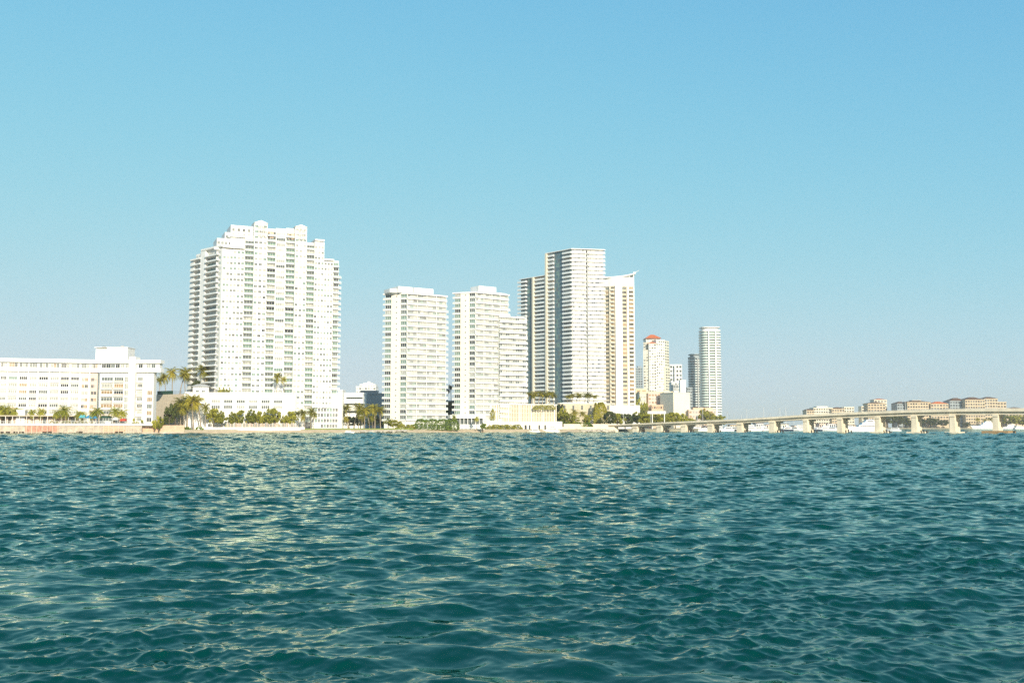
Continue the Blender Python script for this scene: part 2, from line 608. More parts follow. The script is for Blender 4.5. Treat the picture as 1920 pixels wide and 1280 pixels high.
# ------------------------------------------------------------------ bridge
BR = Fr.px(1150, 649, 1866, 500)
deck_pts = [(1060, 797.5, 1.4), (1150, 795.0, 1.9), (1250, 790.5, 2.2), (1390, 784.2, 2.7), (1500, 776.8, 3.0), (1600, 771.5, 3.2), (1700, 767.3, 3.3),
            (1800, 765.2, 3.3), (1866, 764.6, 3.3), (1950, 764.6, 3.3), (2080, 766.0, 3.3)]


def bridge():
    root = thing("road_bridge", "long beige concrete road bridge rising on piers across the water", "bridge", (*BR.p(BR.s_at(1500), 0), 0))
    prof = []
    for px, py, th in deck_pts:
        s = BR.s_at(px, 0, 8.0)
        prof.append((s, BR.z_at(py, s), th))

    def strip(mb, d0, d1, f0, f1, m):
        vs, fs = [], []
        for s, zt, th in prof:
            za, zb = f0(zt, th), f1(zt, th)
            vs += [(*BR.p(s, d1), za), (*BR.p(s, d0), za), (*BR.p(s, d0), zb), (*BR.p(s, d1), zb)]
        for i in range(len(prof) - 1):
            a, b = i * 4, i * 4 + 4
            fs += [(a, b, b + 3, a + 3), (a + 1, a + 2, b + 2, b + 1), (a + 3, b + 3, b + 2, a + 2), (a, a + 1, b + 1, b)]
        e = len(vs) - 4
        fs += [(0, 3, 2, 1), (e, e + 1, e + 2, e + 3)]
        mb.add(vs, fs, m)
    for d in (0,):
        b = MB(); strip(b, d - 13, d, lambda z, t: z - t * 0.52, lambda z, t: z - 0.9, M["bridge"]); dk = b.build("deck", root)
        b = MB()
        for g in (-1.4, -4.8, -8.2, -11.6):
            strip(b, d + g - 0.6, d + g, lambda z, t: z - t, lambda z, t: z - t * 0.52 - 0.003, M["bridge"])
        b.build("girder", root)
        b = MB(); strip(b, d - 12.6, d - 0.4, lambda z, t: z - 0.899, lambda z, t: z - 0.86, M["asphalt"]); b.build("road_surface", dk)
        for q in (-0.35, -13):
            b = MB(); strip(b, d + q, d + q + 0.35, lambda z, t: z - 0.898, lambda z, t: z - 0.35, M["bridge"])
            strip(b, d + q + 0.12, d + q + 0.24, lambda z, t: z - 0.08, lambda z, t: z, M["alu"])
            s = prof[1][0]
            while s < prof[-1][0]:
                k = max(i for i in range(len(prof)) if prof[i][0] <= s)
                t = (s - prof[k][0]) / (prof[k + 1][0] - prof[k][0])
                zz = prof[k][1] * (1 - t) + prof[k + 1][1] * t
                b.box(BR, s, s + 0.16, d + q + 0.13, d + q + 0.23, zz - 0.36, zz - 0.07, M["alu"])
                s += 2.4
            b.build("parapet", root)
    for i, px in enumerate([1189, 1234, 1280, 1330, 1385, 1446, 1509, 1573, 1644, 1713, 1785, 1866, 1948]):
        s = BR.s_at(px, 0, 4.0)
        k = max(i2 for i2 in range(len(prof)) if prof[i2][0] <= s)
        t = (s - prof[k][0]) / (prof[k + 1][0] - prof[k][0])
        zt = (prof[k][1] - prof[k][2]) * (1 - t) + (prof[k + 1][1] - prof[k + 1][2]) * t
        b = MB()
        wd = 1.55 if px > 1500 else 2.0
        for d in (0,):
            # wall pier with a hammer head and two columns behind it
            t0 = [BR.p(s - wd, d - 0.6), BR.p(s + wd, d - 0.6), BR.p(s + wd, d - 3.4), BR.p(s - wd, d - 3.4)]
            t1 = [BR.p(s - wd * 0.78, d - 0.7), BR.p(s + wd * 0.78, d - 0.7), BR.p(s + wd * 0.78, d - 3.3), BR.p(s - wd * 0.78, d - 3.3)]
            b.prism(t0, -2.0, zt - 1.0, M["bridge"], t1)
            b.box(BR, s - wd * 0.9, s + wd * 0.9, d - 12.6, d - 0.3, zt - 0.999, zt - 0.004, M["bridge"])
            for q in (-6.6, -10.4):
                c = [BR.p(s + 1.0 * math.cos(a * math.pi / 4), d + q + 1.0 * math.sin(a * math.pi / 4)) for a in range(8)]
                if Vector((c[1][0] - c[0][0], c[1][1] - c[0][1])).cross(Vector((c[2][0] - c[1][0], c[2][1] - c[1][1]))) < 0:
                    c.reverse()
                b.prism(c, -2.0, zt - 1.0, M["bridge"])
        po = b.build("pier", root)
        if px > 1600:
            b = MB()
            ext = 3.4 if px < 1840 else 6.2
            hh = 0.9 if px < 1840 else 1.5
            mm = M["bridge"] if px < 1840 else M["footing"]
            b.box(BR, s - ext, s + ext, -13.5, 1.2, -2, hh, mm)
            b.build("footing", po)
        if px < 1760:
            b = MB()
            for q in range(3):
                p = BR.p(s + 3.6 + q * 0.9, -1.0 - q * 1.6)
                b.tube([(p[0], p[1], -2), (p[0] - 0.2, p[1], 1.6 + 0.4 * (q % 2))], 0.34, M["pile"])
            b.build("fender_pile", po)
    return root


bridge()


def lamp(h, arm):
    root = thing("street_lamp", "x", "street lamp")
    b = MB(); b.tube([(0, 0, 0), (0, 0, 0.5), (0, 0, 0.51), (0, 0, h)], [0.26, 0.26, 0.15, 0.10], M["alu"]); b.build("pole", root)
    b = MB(); b.tube([(0, 0, h - 0.3), (-arm * 0.4, 0, h + 0.25), (-arm, 0, h + 0.4)], [0.08, 0.07, 0.06], M["alu"], 6); b.build("arm", root)
    b = MB(); b.bx(-arm - 0.9, -arm + 0.1, -0.2, 0.2, h + 0.28, h + 0.48, M["alu"]); b.build("lamp_head", root)
    return root


lp = lamp(8.0, 1.8)
spots = [(1071, 655, GZ - 0.2, 1.15, "street lamp by the vine covered wall at the causeway's shore end"),
         (1170, 662, 4.0, 1.1, "street lamp standing in front of the curved crowned tower"),
         (1181, 690, 4.0, 1.05, "street lamp over the roadside trees right of the crowned tower's white pier"),
         (1221, 668, 4.4, 0.95, "street lamp left of the white sign gantry legs"),
         (1309, 640, 5.4, 0.95, "street lamp on the bridge below the slate blue rounded tower"),
         (1319, 625, 5.6, 1.25, "street lamp on the bridge in front of the rounded white tower"),
         (1402, 602, 6.4, 0.95, "first street lamp on the bridge against open sky beside the rounded tower"),
         (1434, 596, 7.0, 1.02, "second street lamp on the bridge against open sky"),
         (1505, 580, 8.0, 0.62, "short street lamp on the bridge before the low island houses"),
         (1701, 540, 9.6, 0.95, "street lamp on the bridge in front of the dark eaved island block"),
         (1855, 506, 10.2, 0.9, "street lamp on the bridge before the large brown roofed block")]
for i, (px, Y, zz, k, lab) in enumerate(spots):
    o = lp if i == 0 else copy_tree(lp)
    o.location = (X(px, Y, 8), Y + 2.0, zz)
    o.scale = (1, 1, k)
    o.rotation_euler.z = math.radians(-40)
    o["label"] = lab
    o["group"] = "street lamps along the causeway"

# sign gantry over the causeway
root = thing("sign_gantry", "white sign gantry on two legs above the causeway trees", "sign gantry", (X(1228, 690), 690, 3))
fr = Fr.px(1214, 690, 1248, 690)
b = MB(); b.box(fr, 0, fr.L, -0.4, 0.4, Z(775.5, 690), Z(770.5, 690), M["white2"]); b.build("sign_panel", root)
for a in (3.0, fr.L - 1.2):
    b = MB(); b.box(fr, a, a + 0.5, -0.35, 0.35, 2.0, Z(775.5, 690), M["alu"]); b.build("leg", root)


def make_haze():
    b = MB()
    b.bx(-9000, 9000, -400, 14500, -4.0, 190.0, None)
    m = bpy.data.materials.new("haze"); m.use_nodes = True
    nt = m.node_tree; N, L = nt.nodes, nt.links
    N.remove(N["Principled BSDF"])
    v = N.new("ShaderNodeVolumePrincipled")
    v.inputs["Color"].default_value = (0.98, 1.0, 0.95, 1)
    v.inputs["Density"].default_value = HAZE
    v.inputs["Anisotropy"].default_value = 0.0
    L.new(v.outputs[0], N["Material Output"].inputs["Volume"])
    b.mats = [m]
    o = b.build("haze")
    o["kind"] = "stuff"


HAZE = 0.00010
make_haze()
# ------------------------------------------------------------------ buildings
def core(mb, fr, a0, a1, d0, d1, z0, z1, m):
    mb.box(fr, a0, a1, d0, d1, z0, z1, m)


def slab_block():
    r = random.Random(3)
    LW = Fr(X(-120, 500), 500, X(186, 522), 522)      # long wing
    RW = Fr.px(186, 520, 287.5, 520)                    # end block
    root = thing("apartment_block", "long low white slab apartment block with projecting top storey and penthouse", "apartment block", (-230, 515, GZ))
    zt = LW.z_at(674.0, LW.s_at(150))                 # roof
    fh = 3.5
    z1 = zt - 6.6                                     # underside of the projecting top storey
    b = MB()
    core(b, LW, 0, LW.L - 1, -16, 0, GZ, z1, M["white"])
    core(b, RW, 0, RW.L, -4, 0.0, GZ, z1, M["white"])
    b.build("wall", root)
    b = MB()
    core(b, LW, 0, LW.L + 0.6, -16, 1.2, z1 + 0.003, zt - 5.0, M["white2"])
    core(b, LW, 0, LW.L + 0.5, -16, 0.2, zt - 4.999, zt - 1.9, M["white"])
    core(b, LW, 0, LW.L + 0.6, -16, 1.5, zt - 1.899, zt, M["white2"])
    core(b, RW, 0.3, RW.L + 3.9, -4, 1.4, z1 + 0.004, zt - 4.7, M["white2"])
    core(b, RW, 0.3, RW.L + 2.9, -4, 0.4, zt - 4.699, zt - 1.9, M["white"])
    core(b, RW, 0.3, RW.L + 3.9, -4, 1.6, zt - 1.899, zt - 0.2, M["white2"])
    b.build("top_storey", root)
    # penthouse with lift room and chimneys
    b = MB()
    a0, a1, a2 = RW.s_at(169), RW.s_at(192), RW.s_at(231)
    core(b, RW, a0, a1, -14, -5, zt - 0.2, Z(653, 525), M["white"])
    core(b, RW, a1, a2, -14, -4, zt - 0.19, Z(651.5, 525), M["white2"])
    b.box(RW, a0 - 0.3, a2 + 0.3, -14.3, -3.7, Z(652, 525), Z(650.8, 525), M["white2"])
    pent = b.build("penthouse", root)
    for px in (181, 216):
        b = MB(); q = RW.s_at(px)
        b.box(RW, q - 0.7, q + 0.7, -8, -7, Z(651, 525), Z(648.4, 525), M["darkgrey"] if px < 200 else M["peach"]); b.build("chimney", pent)
    b = MB()
    a0, a1 = RW.s_at(243), RW.s_at(255.5)
    core(b, RW, a0, a1, -4, 2.6, GZ, Z(668.5, 517), M["white2"]); b.build("stair_shaft", root)
    b = MB()
    b.box(RW, RW.s_at(184.5), RW.s_at(185.6), -1, 0.5, GZ, z1, M["slate"]); b.build("wing_joint", root)  # slate strip standing for the dark joint line between the wings
    wins, bal, bands = [], [], []
    shade = [("g_dark", 3.2), ("g_mid", 1.6), ("g_pale", 5), ("g_warm", 1.0), ("g_green", .5)]
    # long wing: bays
    edges = [-118, -98, -78, -58, -40, -20, -2, 13, 33, 52, 70, 91, 111, 130, 149, 167, 183]
    for bi in range(len(edges) - 1):
        a0, a1 = LW.s_at(edges[bi]) + 0.45, LW.s_at(edges[bi + 1]) - 0.45
        peachy = edges[bi] >= 149
        pale_bay = bi % 4 == 3
        pn = MB()
        if peachy:
            b = MB(); b.box(LW, a0 - 0.2, a1 + 0.2, -0.1, 0.02, GZ + 3.6, z1, M["pinkish"] if bi % 2 else M["offwhite"]); b.build("wall_panel", root)
        for fl in range(1, 9):
            zb = GZ + 3.4 + (fl - 1) * fh
            if zb + 2.6 > z1:
                break
            gm = pick(r, shade if not pale_bay else [("g_pale", 5), ("g_mid", 1), ("g_green", 1)])
            if peachy:
                wd = (a1 - a0)
                wins.append(win(LW, a0 + wd * 0.12, a0 + wd * 0.46, zb + 0.8, zb + 2.5, pick(r, [("g_dark", 3), ("g_pale", 2), ("g_warm", 1)]), 0.02, 2, fw=0.1))
                wins.append(win(LW, a0 + wd * 0.54, a0 + wd * 0.90, zb + 0.8, zb + 2.5, pick(r, [("g_dark", 2), ("g_pale", 3), ("g_warm", 2)]), 0.02, 2, fw=0.1))
            else:
                if r.random() < (0.85 if pale_bay else 0.22):
                    pn.box(LW, a0 - 0.1, a1 + 0.1, -0.1, 0.015, zb + 0.12, zb + fh - 0.2, M["lightgrey"])
                wins.append(win(LW, a0 + 0.2, a1 - 0.25, zb + 1.25, zb + 2.75, gm, 0, 4, fw=0.18))
                bd = balc(LW, a0 - 0.25, a1 + 0.25, 0, 0.55, zb + 0.1, "white2" if r.random() < .75 else "pinkish", 0.95, th=0.25, ret=False)
                bal.append(bd)
        if pn.f:
            pn.box(LW, a0 - 0.1, a0 + 0.02, -0.1, 0.012, GZ + 3, z1, M['lightgrey'])
            pn.build('infill_panel', root)
        # vertical fin between bays
        b = MB(); b.box(LW, LW.s_at(edges[bi]) - 0.22, LW.s_at(edges[bi]) + 0.22, -0.1, 0.75, GZ + 3, z1, M["white2"]); b.build("fin", root)
        # top storey windows
        n = 3
        for k in range(n):
            c0 = a0 + (a1 - a0) * (k + 0.1) / n; c1 = a0 + (a1 - a0) * (k + 0.86) / n
            wins.append(win(LW, c0, c1, zt - 4.4, zt - 2.3, pick(r, [("g_dark", 2), ("g_mid", 3), ("g_pale", 3), ("g_warm", 1)]), 0.2, 2))
    # end block
    for p0, p1, kind in ((189, 211, "w"), (213, 231, "w"), (232, 242, "p"), (256.5, 267, "w"), (272, 287, "n")):
        a0, a1 = RW.s_at(p0), RW.s_at(p1)
        for fl in range(1, 9):
            zb = GZ + 3.4 + (fl - 1) * fh
            if zb + 2.6 > z1:
                break
            if kind == "w":
                wins.append(win(RW, a0 + 0.2, a1 - 0.2, zb + 1.15, zb + 2.75, pick(r, [("g_dark", 1.5), ("g_mid", 3), ("g_pale", 2), ("g_warm", 1.5)]), 0, 4, fw=0.16))
                bal.append(balc(RW, a0, a1, 0, 1.0, zb + 0.1, "white2" if r.random() < .6 else "pinkish", 1.0, th=0.25))
            elif kind == "p":
                wins.append(win(RW, a0 + 0.2, a1 - 0.2, zb + 0.4, zb + 3.0, M["g_pale"], 0, 2))
            elif fl not in (6, 7, 8):
                wins.append(win(RW, a0 + 1.2, a1 - 0.6, zb + 0.7, zb + 2.8, pick(r, [("g_dark", 2), ("g_warm", 2), ("g_mid", 2)]), 0, 3))
    for p0, p1 in ((190, 197), (198, 206), (207, 214), (216, 223), (225, 232), (234, 241), (259, 266), (274, 281), (283, 290)):
        wins.append(win(RW, RW.s_at(p0), RW.s_at(p1), zt - 4.3, zt - 2.4, pick(r, [("g_dark", 2), ("g_mid", 2), ("g_pale", 2)]), 0.4, 2))
    emit(root, "window", wins, 100)
    emit(root, "balcony", bal, 100, "railing")
    # ground floor loggia
    b = MB()
    for k in range(26):
        a = LW.L * (k + 0.2) / 26
        b.box(LW, a, a + LW.L / 26 * 0.62, -0.3, 0.04, GZ + 0.3, GZ + 2.6, M["g_dark"] if k % 3 else M["g_mid"])
    b.build("ground_floor_glazing", root)


slab_block()


def tall_tower():
    r = random.Random(5)
    th = math.radians(24)
    Cx, Cy = X(481.5, 560), 560.0
    A = Fr(Cx - math.cos(th) * 60, Cy - math.sin(th) * 60, Cx + math.cos(th) * 60, Cy + math.sin(th) * 60)
    root = thing("apartment_tower", "tallest bright white stepped tower with green glass balcony columns and twin gables", "apartment tower", (Cx, Cy + 10, GZ))
    FH = 3.12
    wall, wins, bal, glz = MB(), [], [], []
    joints = []

    def col(p0, p1, ytop, d, kind, back=-20, fr=A, z0=GZ):
        a0, a1 = fr.s_at(p0, d), fr.s_at(p1, d)
        zt = fr.z_at(ytop, (a0 + a1) / 2, d)
        core(wall, fr, a0, a1, back - d * 0.07, d, z0 + d * 0.01, zt, M["white2"] if kind in "wd" else M["white"])
        nfl = int((zt - GZ - 1.0) / FH)
        jb = MB()
        jb.box(fr, a0 + 0.003, a0 + 0.1, d - 0.1, d + 0.055, z0 + 2, zt - 0.3, M["white"])
        for fl in range(1, nfl):
            zb = GZ + 1.2 + fl * FH
            jb.box(fr, a0 + 0.004, a1 - 0.004, d - 0.1, d + 0.05, zb + 2.62, zb + 2.86, M["grey"] if kind == "w" else M["white"])
            if kind == "w":           # two pairs of small windows
                n = 2 if a1 - a0 < 5.2 else 3
                for k in range(n):
                    c = a0 + (a1 - a0) * (k + 0.5) / n
                    hw = (a1 - a0) / n * 0.33
                    wins.append(win(fr, c - hw, c + hw, zb + 0.75, zb + 2.05, pick(r, [("g_faint", 1.5), ("g_pale", 6), ("g_mid", 3.2), ("g_green", 2), ("g_dark", .3)]), d, 2, fw=0.08))
            elif kind == "d":         # wide recessed windows
                wins.append(win(fr, a0 + 0.5, a1 - 0.5, zb + 0.5, zb + 2.2, pick(r, [("g_faint", 4), ("g_pale", 3), ("g_mid", 1.5), ("g_green", 2.5)]), d, 4, fw=0.12))
            elif kind == "b":
                glz.append(win(fr, a0 + 0.25, a1 - 0.25, zb + 0.1, zb + 2.5, pick(r, [("g_green", 4.5), ("g_mid", 3.0), ("g_pale", 3), ("g_dark", 0.9)]), d, 3, fw=0.1))  # darker glass mix puts the missing recess shadow into the panes
                bal.append(balc(fr, a0 + 0.02, a1 - 0.02, d, d + 1.2, zb, "railgreen", 0.95, th=0.22, ret=False))
        joints.append(jb)
        return a0, a1, zt

    # front
    col(411, 431, 467, 0.0, "w")
    col(431, 452.5, 468, 0.6, "w")
    col(452.5, 470, 446, -1.8, "b")
    p6 = col(470, 495, 418, 1.5, "w")
    col(495, 511, 429, -1.8, "b")
    col(511, 530.5, 428.5, -0.6, "d")
    col(530.5, 548, 428.0, -1.8, "b")
    p10 = col(548, 570, 425.5, 1.5, "w")
    col(570, 585, 455, -1.8, "b")
    col(585, 603.5, 453.5, 0.4, "w")
    col(603.5, 621, 490, 0.2, "w")
    col(621, 631.5, 489, -1.0, "b")
    # outer balconies at the far end
    a = A.s_at(631.5, -1)
    zt = A.z_at(507, a)
    nfl = int((zt - GZ) / FH)
    for fl in range(1, nfl):
        zb = GZ + 1.2 + fl * FH
        bal.append(balc(A, a + 0.05, a + 1.7, -7, -1.2, zb, "railgreen", 1.1, th=0.28))
    # set back upper storeys
    for p0, p1, yt, d0, d1 in ((399, 432, 446, -19.5, -4.5), (414, 453, 435, -19.3, -6.0), (425, 471, 421.5, -19.1, -3.5)):
        a0, a1 = A.s_at(p0, d1), A.s_at(p1, d1)
        zt = A.z_at(yt, a0, d1)
        core(wall, A, a0, a1, d0, d1, 80, zt, M["white"])
        for k in range(2):
            for q in range(4):
                c = a0 + (a1 - a0) * (q + 0.5) / 4.6
                wins.append(win(A, c - 0.6, c + 0.6, zt - 5.4 + k * 3.0 - 1.0, zt - 3.8 + k * 3.0 - 1.0, pick(r, [("g_dark", 2), ("g_mid", 2), ("g_warm", 1)]), d1, 2))
        bal.append(balc(A, a0 - 1.6, a1 - 0.3, d1, d1 + 1.4, zt - 6.6, "rail", 1.1))
    # left wing turned towards the water
    B = Fr(X(350, 576), 576, A.p(A.s_at(411), 0)[0], A.p(A.s_at(411), 0)[1])
    zt = B.z_at(466.5, B.s_at(395))
    nfl = int((zt - GZ - 1) / FH)
    prof = [(350, 357, 0.0, "n", 486), (357, 371, -1.2, "b", 475), (371, 380, 0.7, "n", 467), (380, 402, -1.0, "c", 466.5), (402, 411.2, 0.3, "w1", 466.5)]
    for p0, p1, d, kind, yt in prof:
        a0, a1 = B.s_at(p0), B.s_at(p1)
        z1 = B.z_at(yt, B.s_at((p0 + p1) / 2))
        core(wall, B, a0, a1, -15 - d * 0.1, d, GZ + 0.02 + d * .01, z1, M["white"] if kind != "n" else M["white2"])
        for fl in range(1, nfl):
            zb = GZ + 1.2 + fl * FH
            if zb + 2.6 > z1:
                continue
            if kind == "b":
                glz.append(win(B, a0 + 0.2, a1 - 0.2, zb + 0.1, zb + 2.5, pick(r, [("g_faint", 4), ("g_pale", 3), ("g_mid", 1)]), d, 3))
                bal.append(balc(B, a0 - 2.6, a1 - 0.1, d, d + 2.4, zb, "rail", 0.55, slab="white", th=0.26))
            elif kind == "c":
                glz.append(win(B, a0 + 0.2, a1 - 0.2, zb + 0.1, zb + 2.5, pick(r, [("g_faint", 4), ("g_pale", 4), ("g_green", 1), ("g_mid", 1)]), d, 4))
                bal.append(balc(B, a0 + 0.4, a1 + 2.0, d, d + 2.6, zb, "rail", 0.55, slab="white", th=0.26))
            elif kind == "w1":
                c = (a0 + a1) / 2
                wins.append(win(B, c - 0.9, c + 0.9, zb + 0.6, zb + 2.1, pick(r, [("g_pale", 3), ("g_mid", 3), ("g_green", 2)]), d, 2))
    wall.build("wall", root)
    for jb in joints:
        jb.build("floor_joint", root)
    # roofs: twin gables with latticed openings, arch, parapets
    b = MB()
    for (a0, a1, zt), pk in ((p6, 412.5), (p10, 421)):
        b.gable(A, a0 - 0.35, a1 + 0.35, -8, 1.9, zt + 0.003, zt + (1.5 if pk < 415 else 1.3), M["white2"])
    b.build("gable_roof", root)
    for (a0, a1, zt) in (p6, p10):
        for k in range(2):
            for q in range(3):
                c = a0 + (a1 - a0) * (0.38 + 0.32 * k)
                wins.append(win(A, c - 0.75, c + 0.75, zt - 3.6 - q * 2.3, zt - 1.9 - q * 2.3, M["g_pale"], 1.5, 3))
    for pp, yy in ((500, 437), (541, 440)):
        a0 = A.s_at(pp, -1.8)
        zt = A.z_at(yy, a0)
        b = MB()
        b.box(A, a0 - 2.0, a0 + 2.0, -2.0, -1.74, zt - 2.4, zt + 0.8, M["peach"])
        b.box(A, a0 - 1.5, a0 - 0.2, -1.9, -1.70, zt - 2.3, zt + 0.3, M["g_dark"])
        b.build("arched_opening", root)
    b = MB()
    for p0, p1, yt, d in ((411, 452, 467, 1.0), (585, 603, 453, 0.9), (603.5, 622, 489.5, 0.8)):
        a0, a1 = A.s_at(p0), A.s_at(p1)
        zt = A.z_at(yt, a1)
        b.box(A, a0, a1, -9, d, zt + 0.05, zt + 1.0, M["white2"])
    a0, a1 = B.s_at(372), B.s_at(411)
    b.box(B, a0, a1, -12, 1.0, zt_b := B.z_at(466, B.s_at(395)), zt_b + 1.0, M["white2"])
    b.build("parapet", root)
    # base storeys to the right
    b = MB()
    a0, a1 = A.s_at(585, 4), A.s_at(634, 4)
    core(b, A, a0, a1, 0.3, 4, GZ, Z(765, 570), M["white2"])
    base = b.build("base_block", root)
    for fl in range(4):
        for k in range(9):
            if fl == 0 and k < 3:
                continue
            c = a0 + (a1 - a0) * (k + 0.5) / 9
            win(A, c - 0.6, c + 0.6, GZ + 1 + fl * 3.1, GZ + 2.9 + fl * 3.1, pick(r, [("g_dark", 3), ("g_green", 2), ("g_mid", 2)]), 4, 2).build("window", base)
    b = MB()
    q = A.p(A.s_at(630, -2), -2)
    b.prism([(q[0] + 4.2 * math.cos(i * math.pi / 8), q[1] + 4.2 * math.sin(i * math.pi / 8)) for i in range(16)], GZ, Z(737, 577), M["white2"])
    b.build("corner_drum", root)
    emit(root, "window", wins, 100)
    emit(root, "balcony", bal, 100, "railing")
    emit(root, "balcony_door", glz, 100)


tall_tower()


def podium():
    r = random.Random(8)
    fr = Fr.px(345, 541, 556, 552)
    zt = fr.z_at(738.5, fr.s_at(420))
    root = thing("parking_podium", "white two storey podium in front of the tallest tower with a planted roof terrace", "parking garage", (fr.o[0] + 30, 550, GZ))
    b = MB()
    core(b, fr, 0, fr.L - 3, -20, 0, GZ, zt, M["white2"])
    # rounded end
    e = fr.p(fr.L - 3, -3)
    b.prism([(e[0] + 3 * math.cos(a * math.pi / 10 - math.pi / 2), e[1] + 3 * math.sin(a * math.pi / 10 - math.pi / 2)) for a in range(11)], GZ, zt - 0.01, M["white2"])
    b.build("wall", root)
    b = MB(); b.box(fr, 0.4, fr.L - 2, -20, 0.35, zt - 0.05, zt + 0.9, M["white2"]); b.build("parapet", root)
    for row in (0, 1):
        for k in range(6):
            a = fr.s_at(397 + k * 23.4)
            win(fr, a, a + 4.3, Z(755, 545) - row * 3.05, Z(749.5, 545) - row * 3.05, M["g_mid"] if (k + row) % 3 else M["g_pale"], 0, 4, fw=0.2).build("window", root)
    # stone side wall with the terrace fence above
    L = Fr.px(293, 556, 345, 541)
    zs = L.z_at(739, L.L / 2)
    b = MB(); core(b, L, 0, L.L, -14, -0.05, GZ, zs, M["tan"]); b.build("stone_wall", root)
    b = MB(); b.box(L, 0.2, L.L * 0.58, -0.5, -0.35, zs + 0.003, zs + 2.0, M["netting"]); b.build("fence_netting", root)
    b = MB()
    for k in range(24):
        a = L.L * 0.58 + k * 1.1 if k < 8 else None
        if a and a < L.L:
            b.box(L, a, a + 0.10, -0.5, -0.4, zs + 0.003, zs + 1.9, M["darkgrey"])
    for k in range(46):
        a = fr.L * k / 47 + 0.5
        b.box(fr, a, a + 0.07, 0.1, 0.17, zt + 0.905, zt + 1.9, M["darkgrey"])
    b.box(fr, 0.5, fr.L - 2, 0.09, 0.18, zt + 1.9, zt + 1.98, M["darkgrey"])
    b.build("terrace_railing", root)
    # pavilion on the terrace
    pv = Fr.px(358, 549, 393, 551)
    root2 = thing("pavilion", "small white terrace pavilion with a pale grey hipped roof", "pavilion", (*pv.p(pv.L / 2, -3), zt))
    b = MB(); core(b, pv, 0.8, pv.L - 0.8, -7, -0.8, zt, Z(724.5, 550), M["white2"]); b.build("wall", root2)
    b = MB(); b.prism([pv.p(-0.6, 0.4), pv.p(pv.L + 0.6, 0.4), pv.p(pv.L + 0.6, -8), pv.p(-0.6, -8)], Z(724.5, 550) + 0.003, Z(719.5, 550), M["grey"], [pv.p(3, -3), pv.p(pv.L - 3, -3), pv.p(pv.L - 3, -5), pv.p(3, -5)]); b.build("roof", root2)
    for k in (2.4, 5.6):
        win(pv, k, k + 1.6, zt + 0.3, zt + 2.4, M["g_mid"], -0.8, 2).build("window", root2)
    return zt, fr


POD_Z, POD_FR = podium()


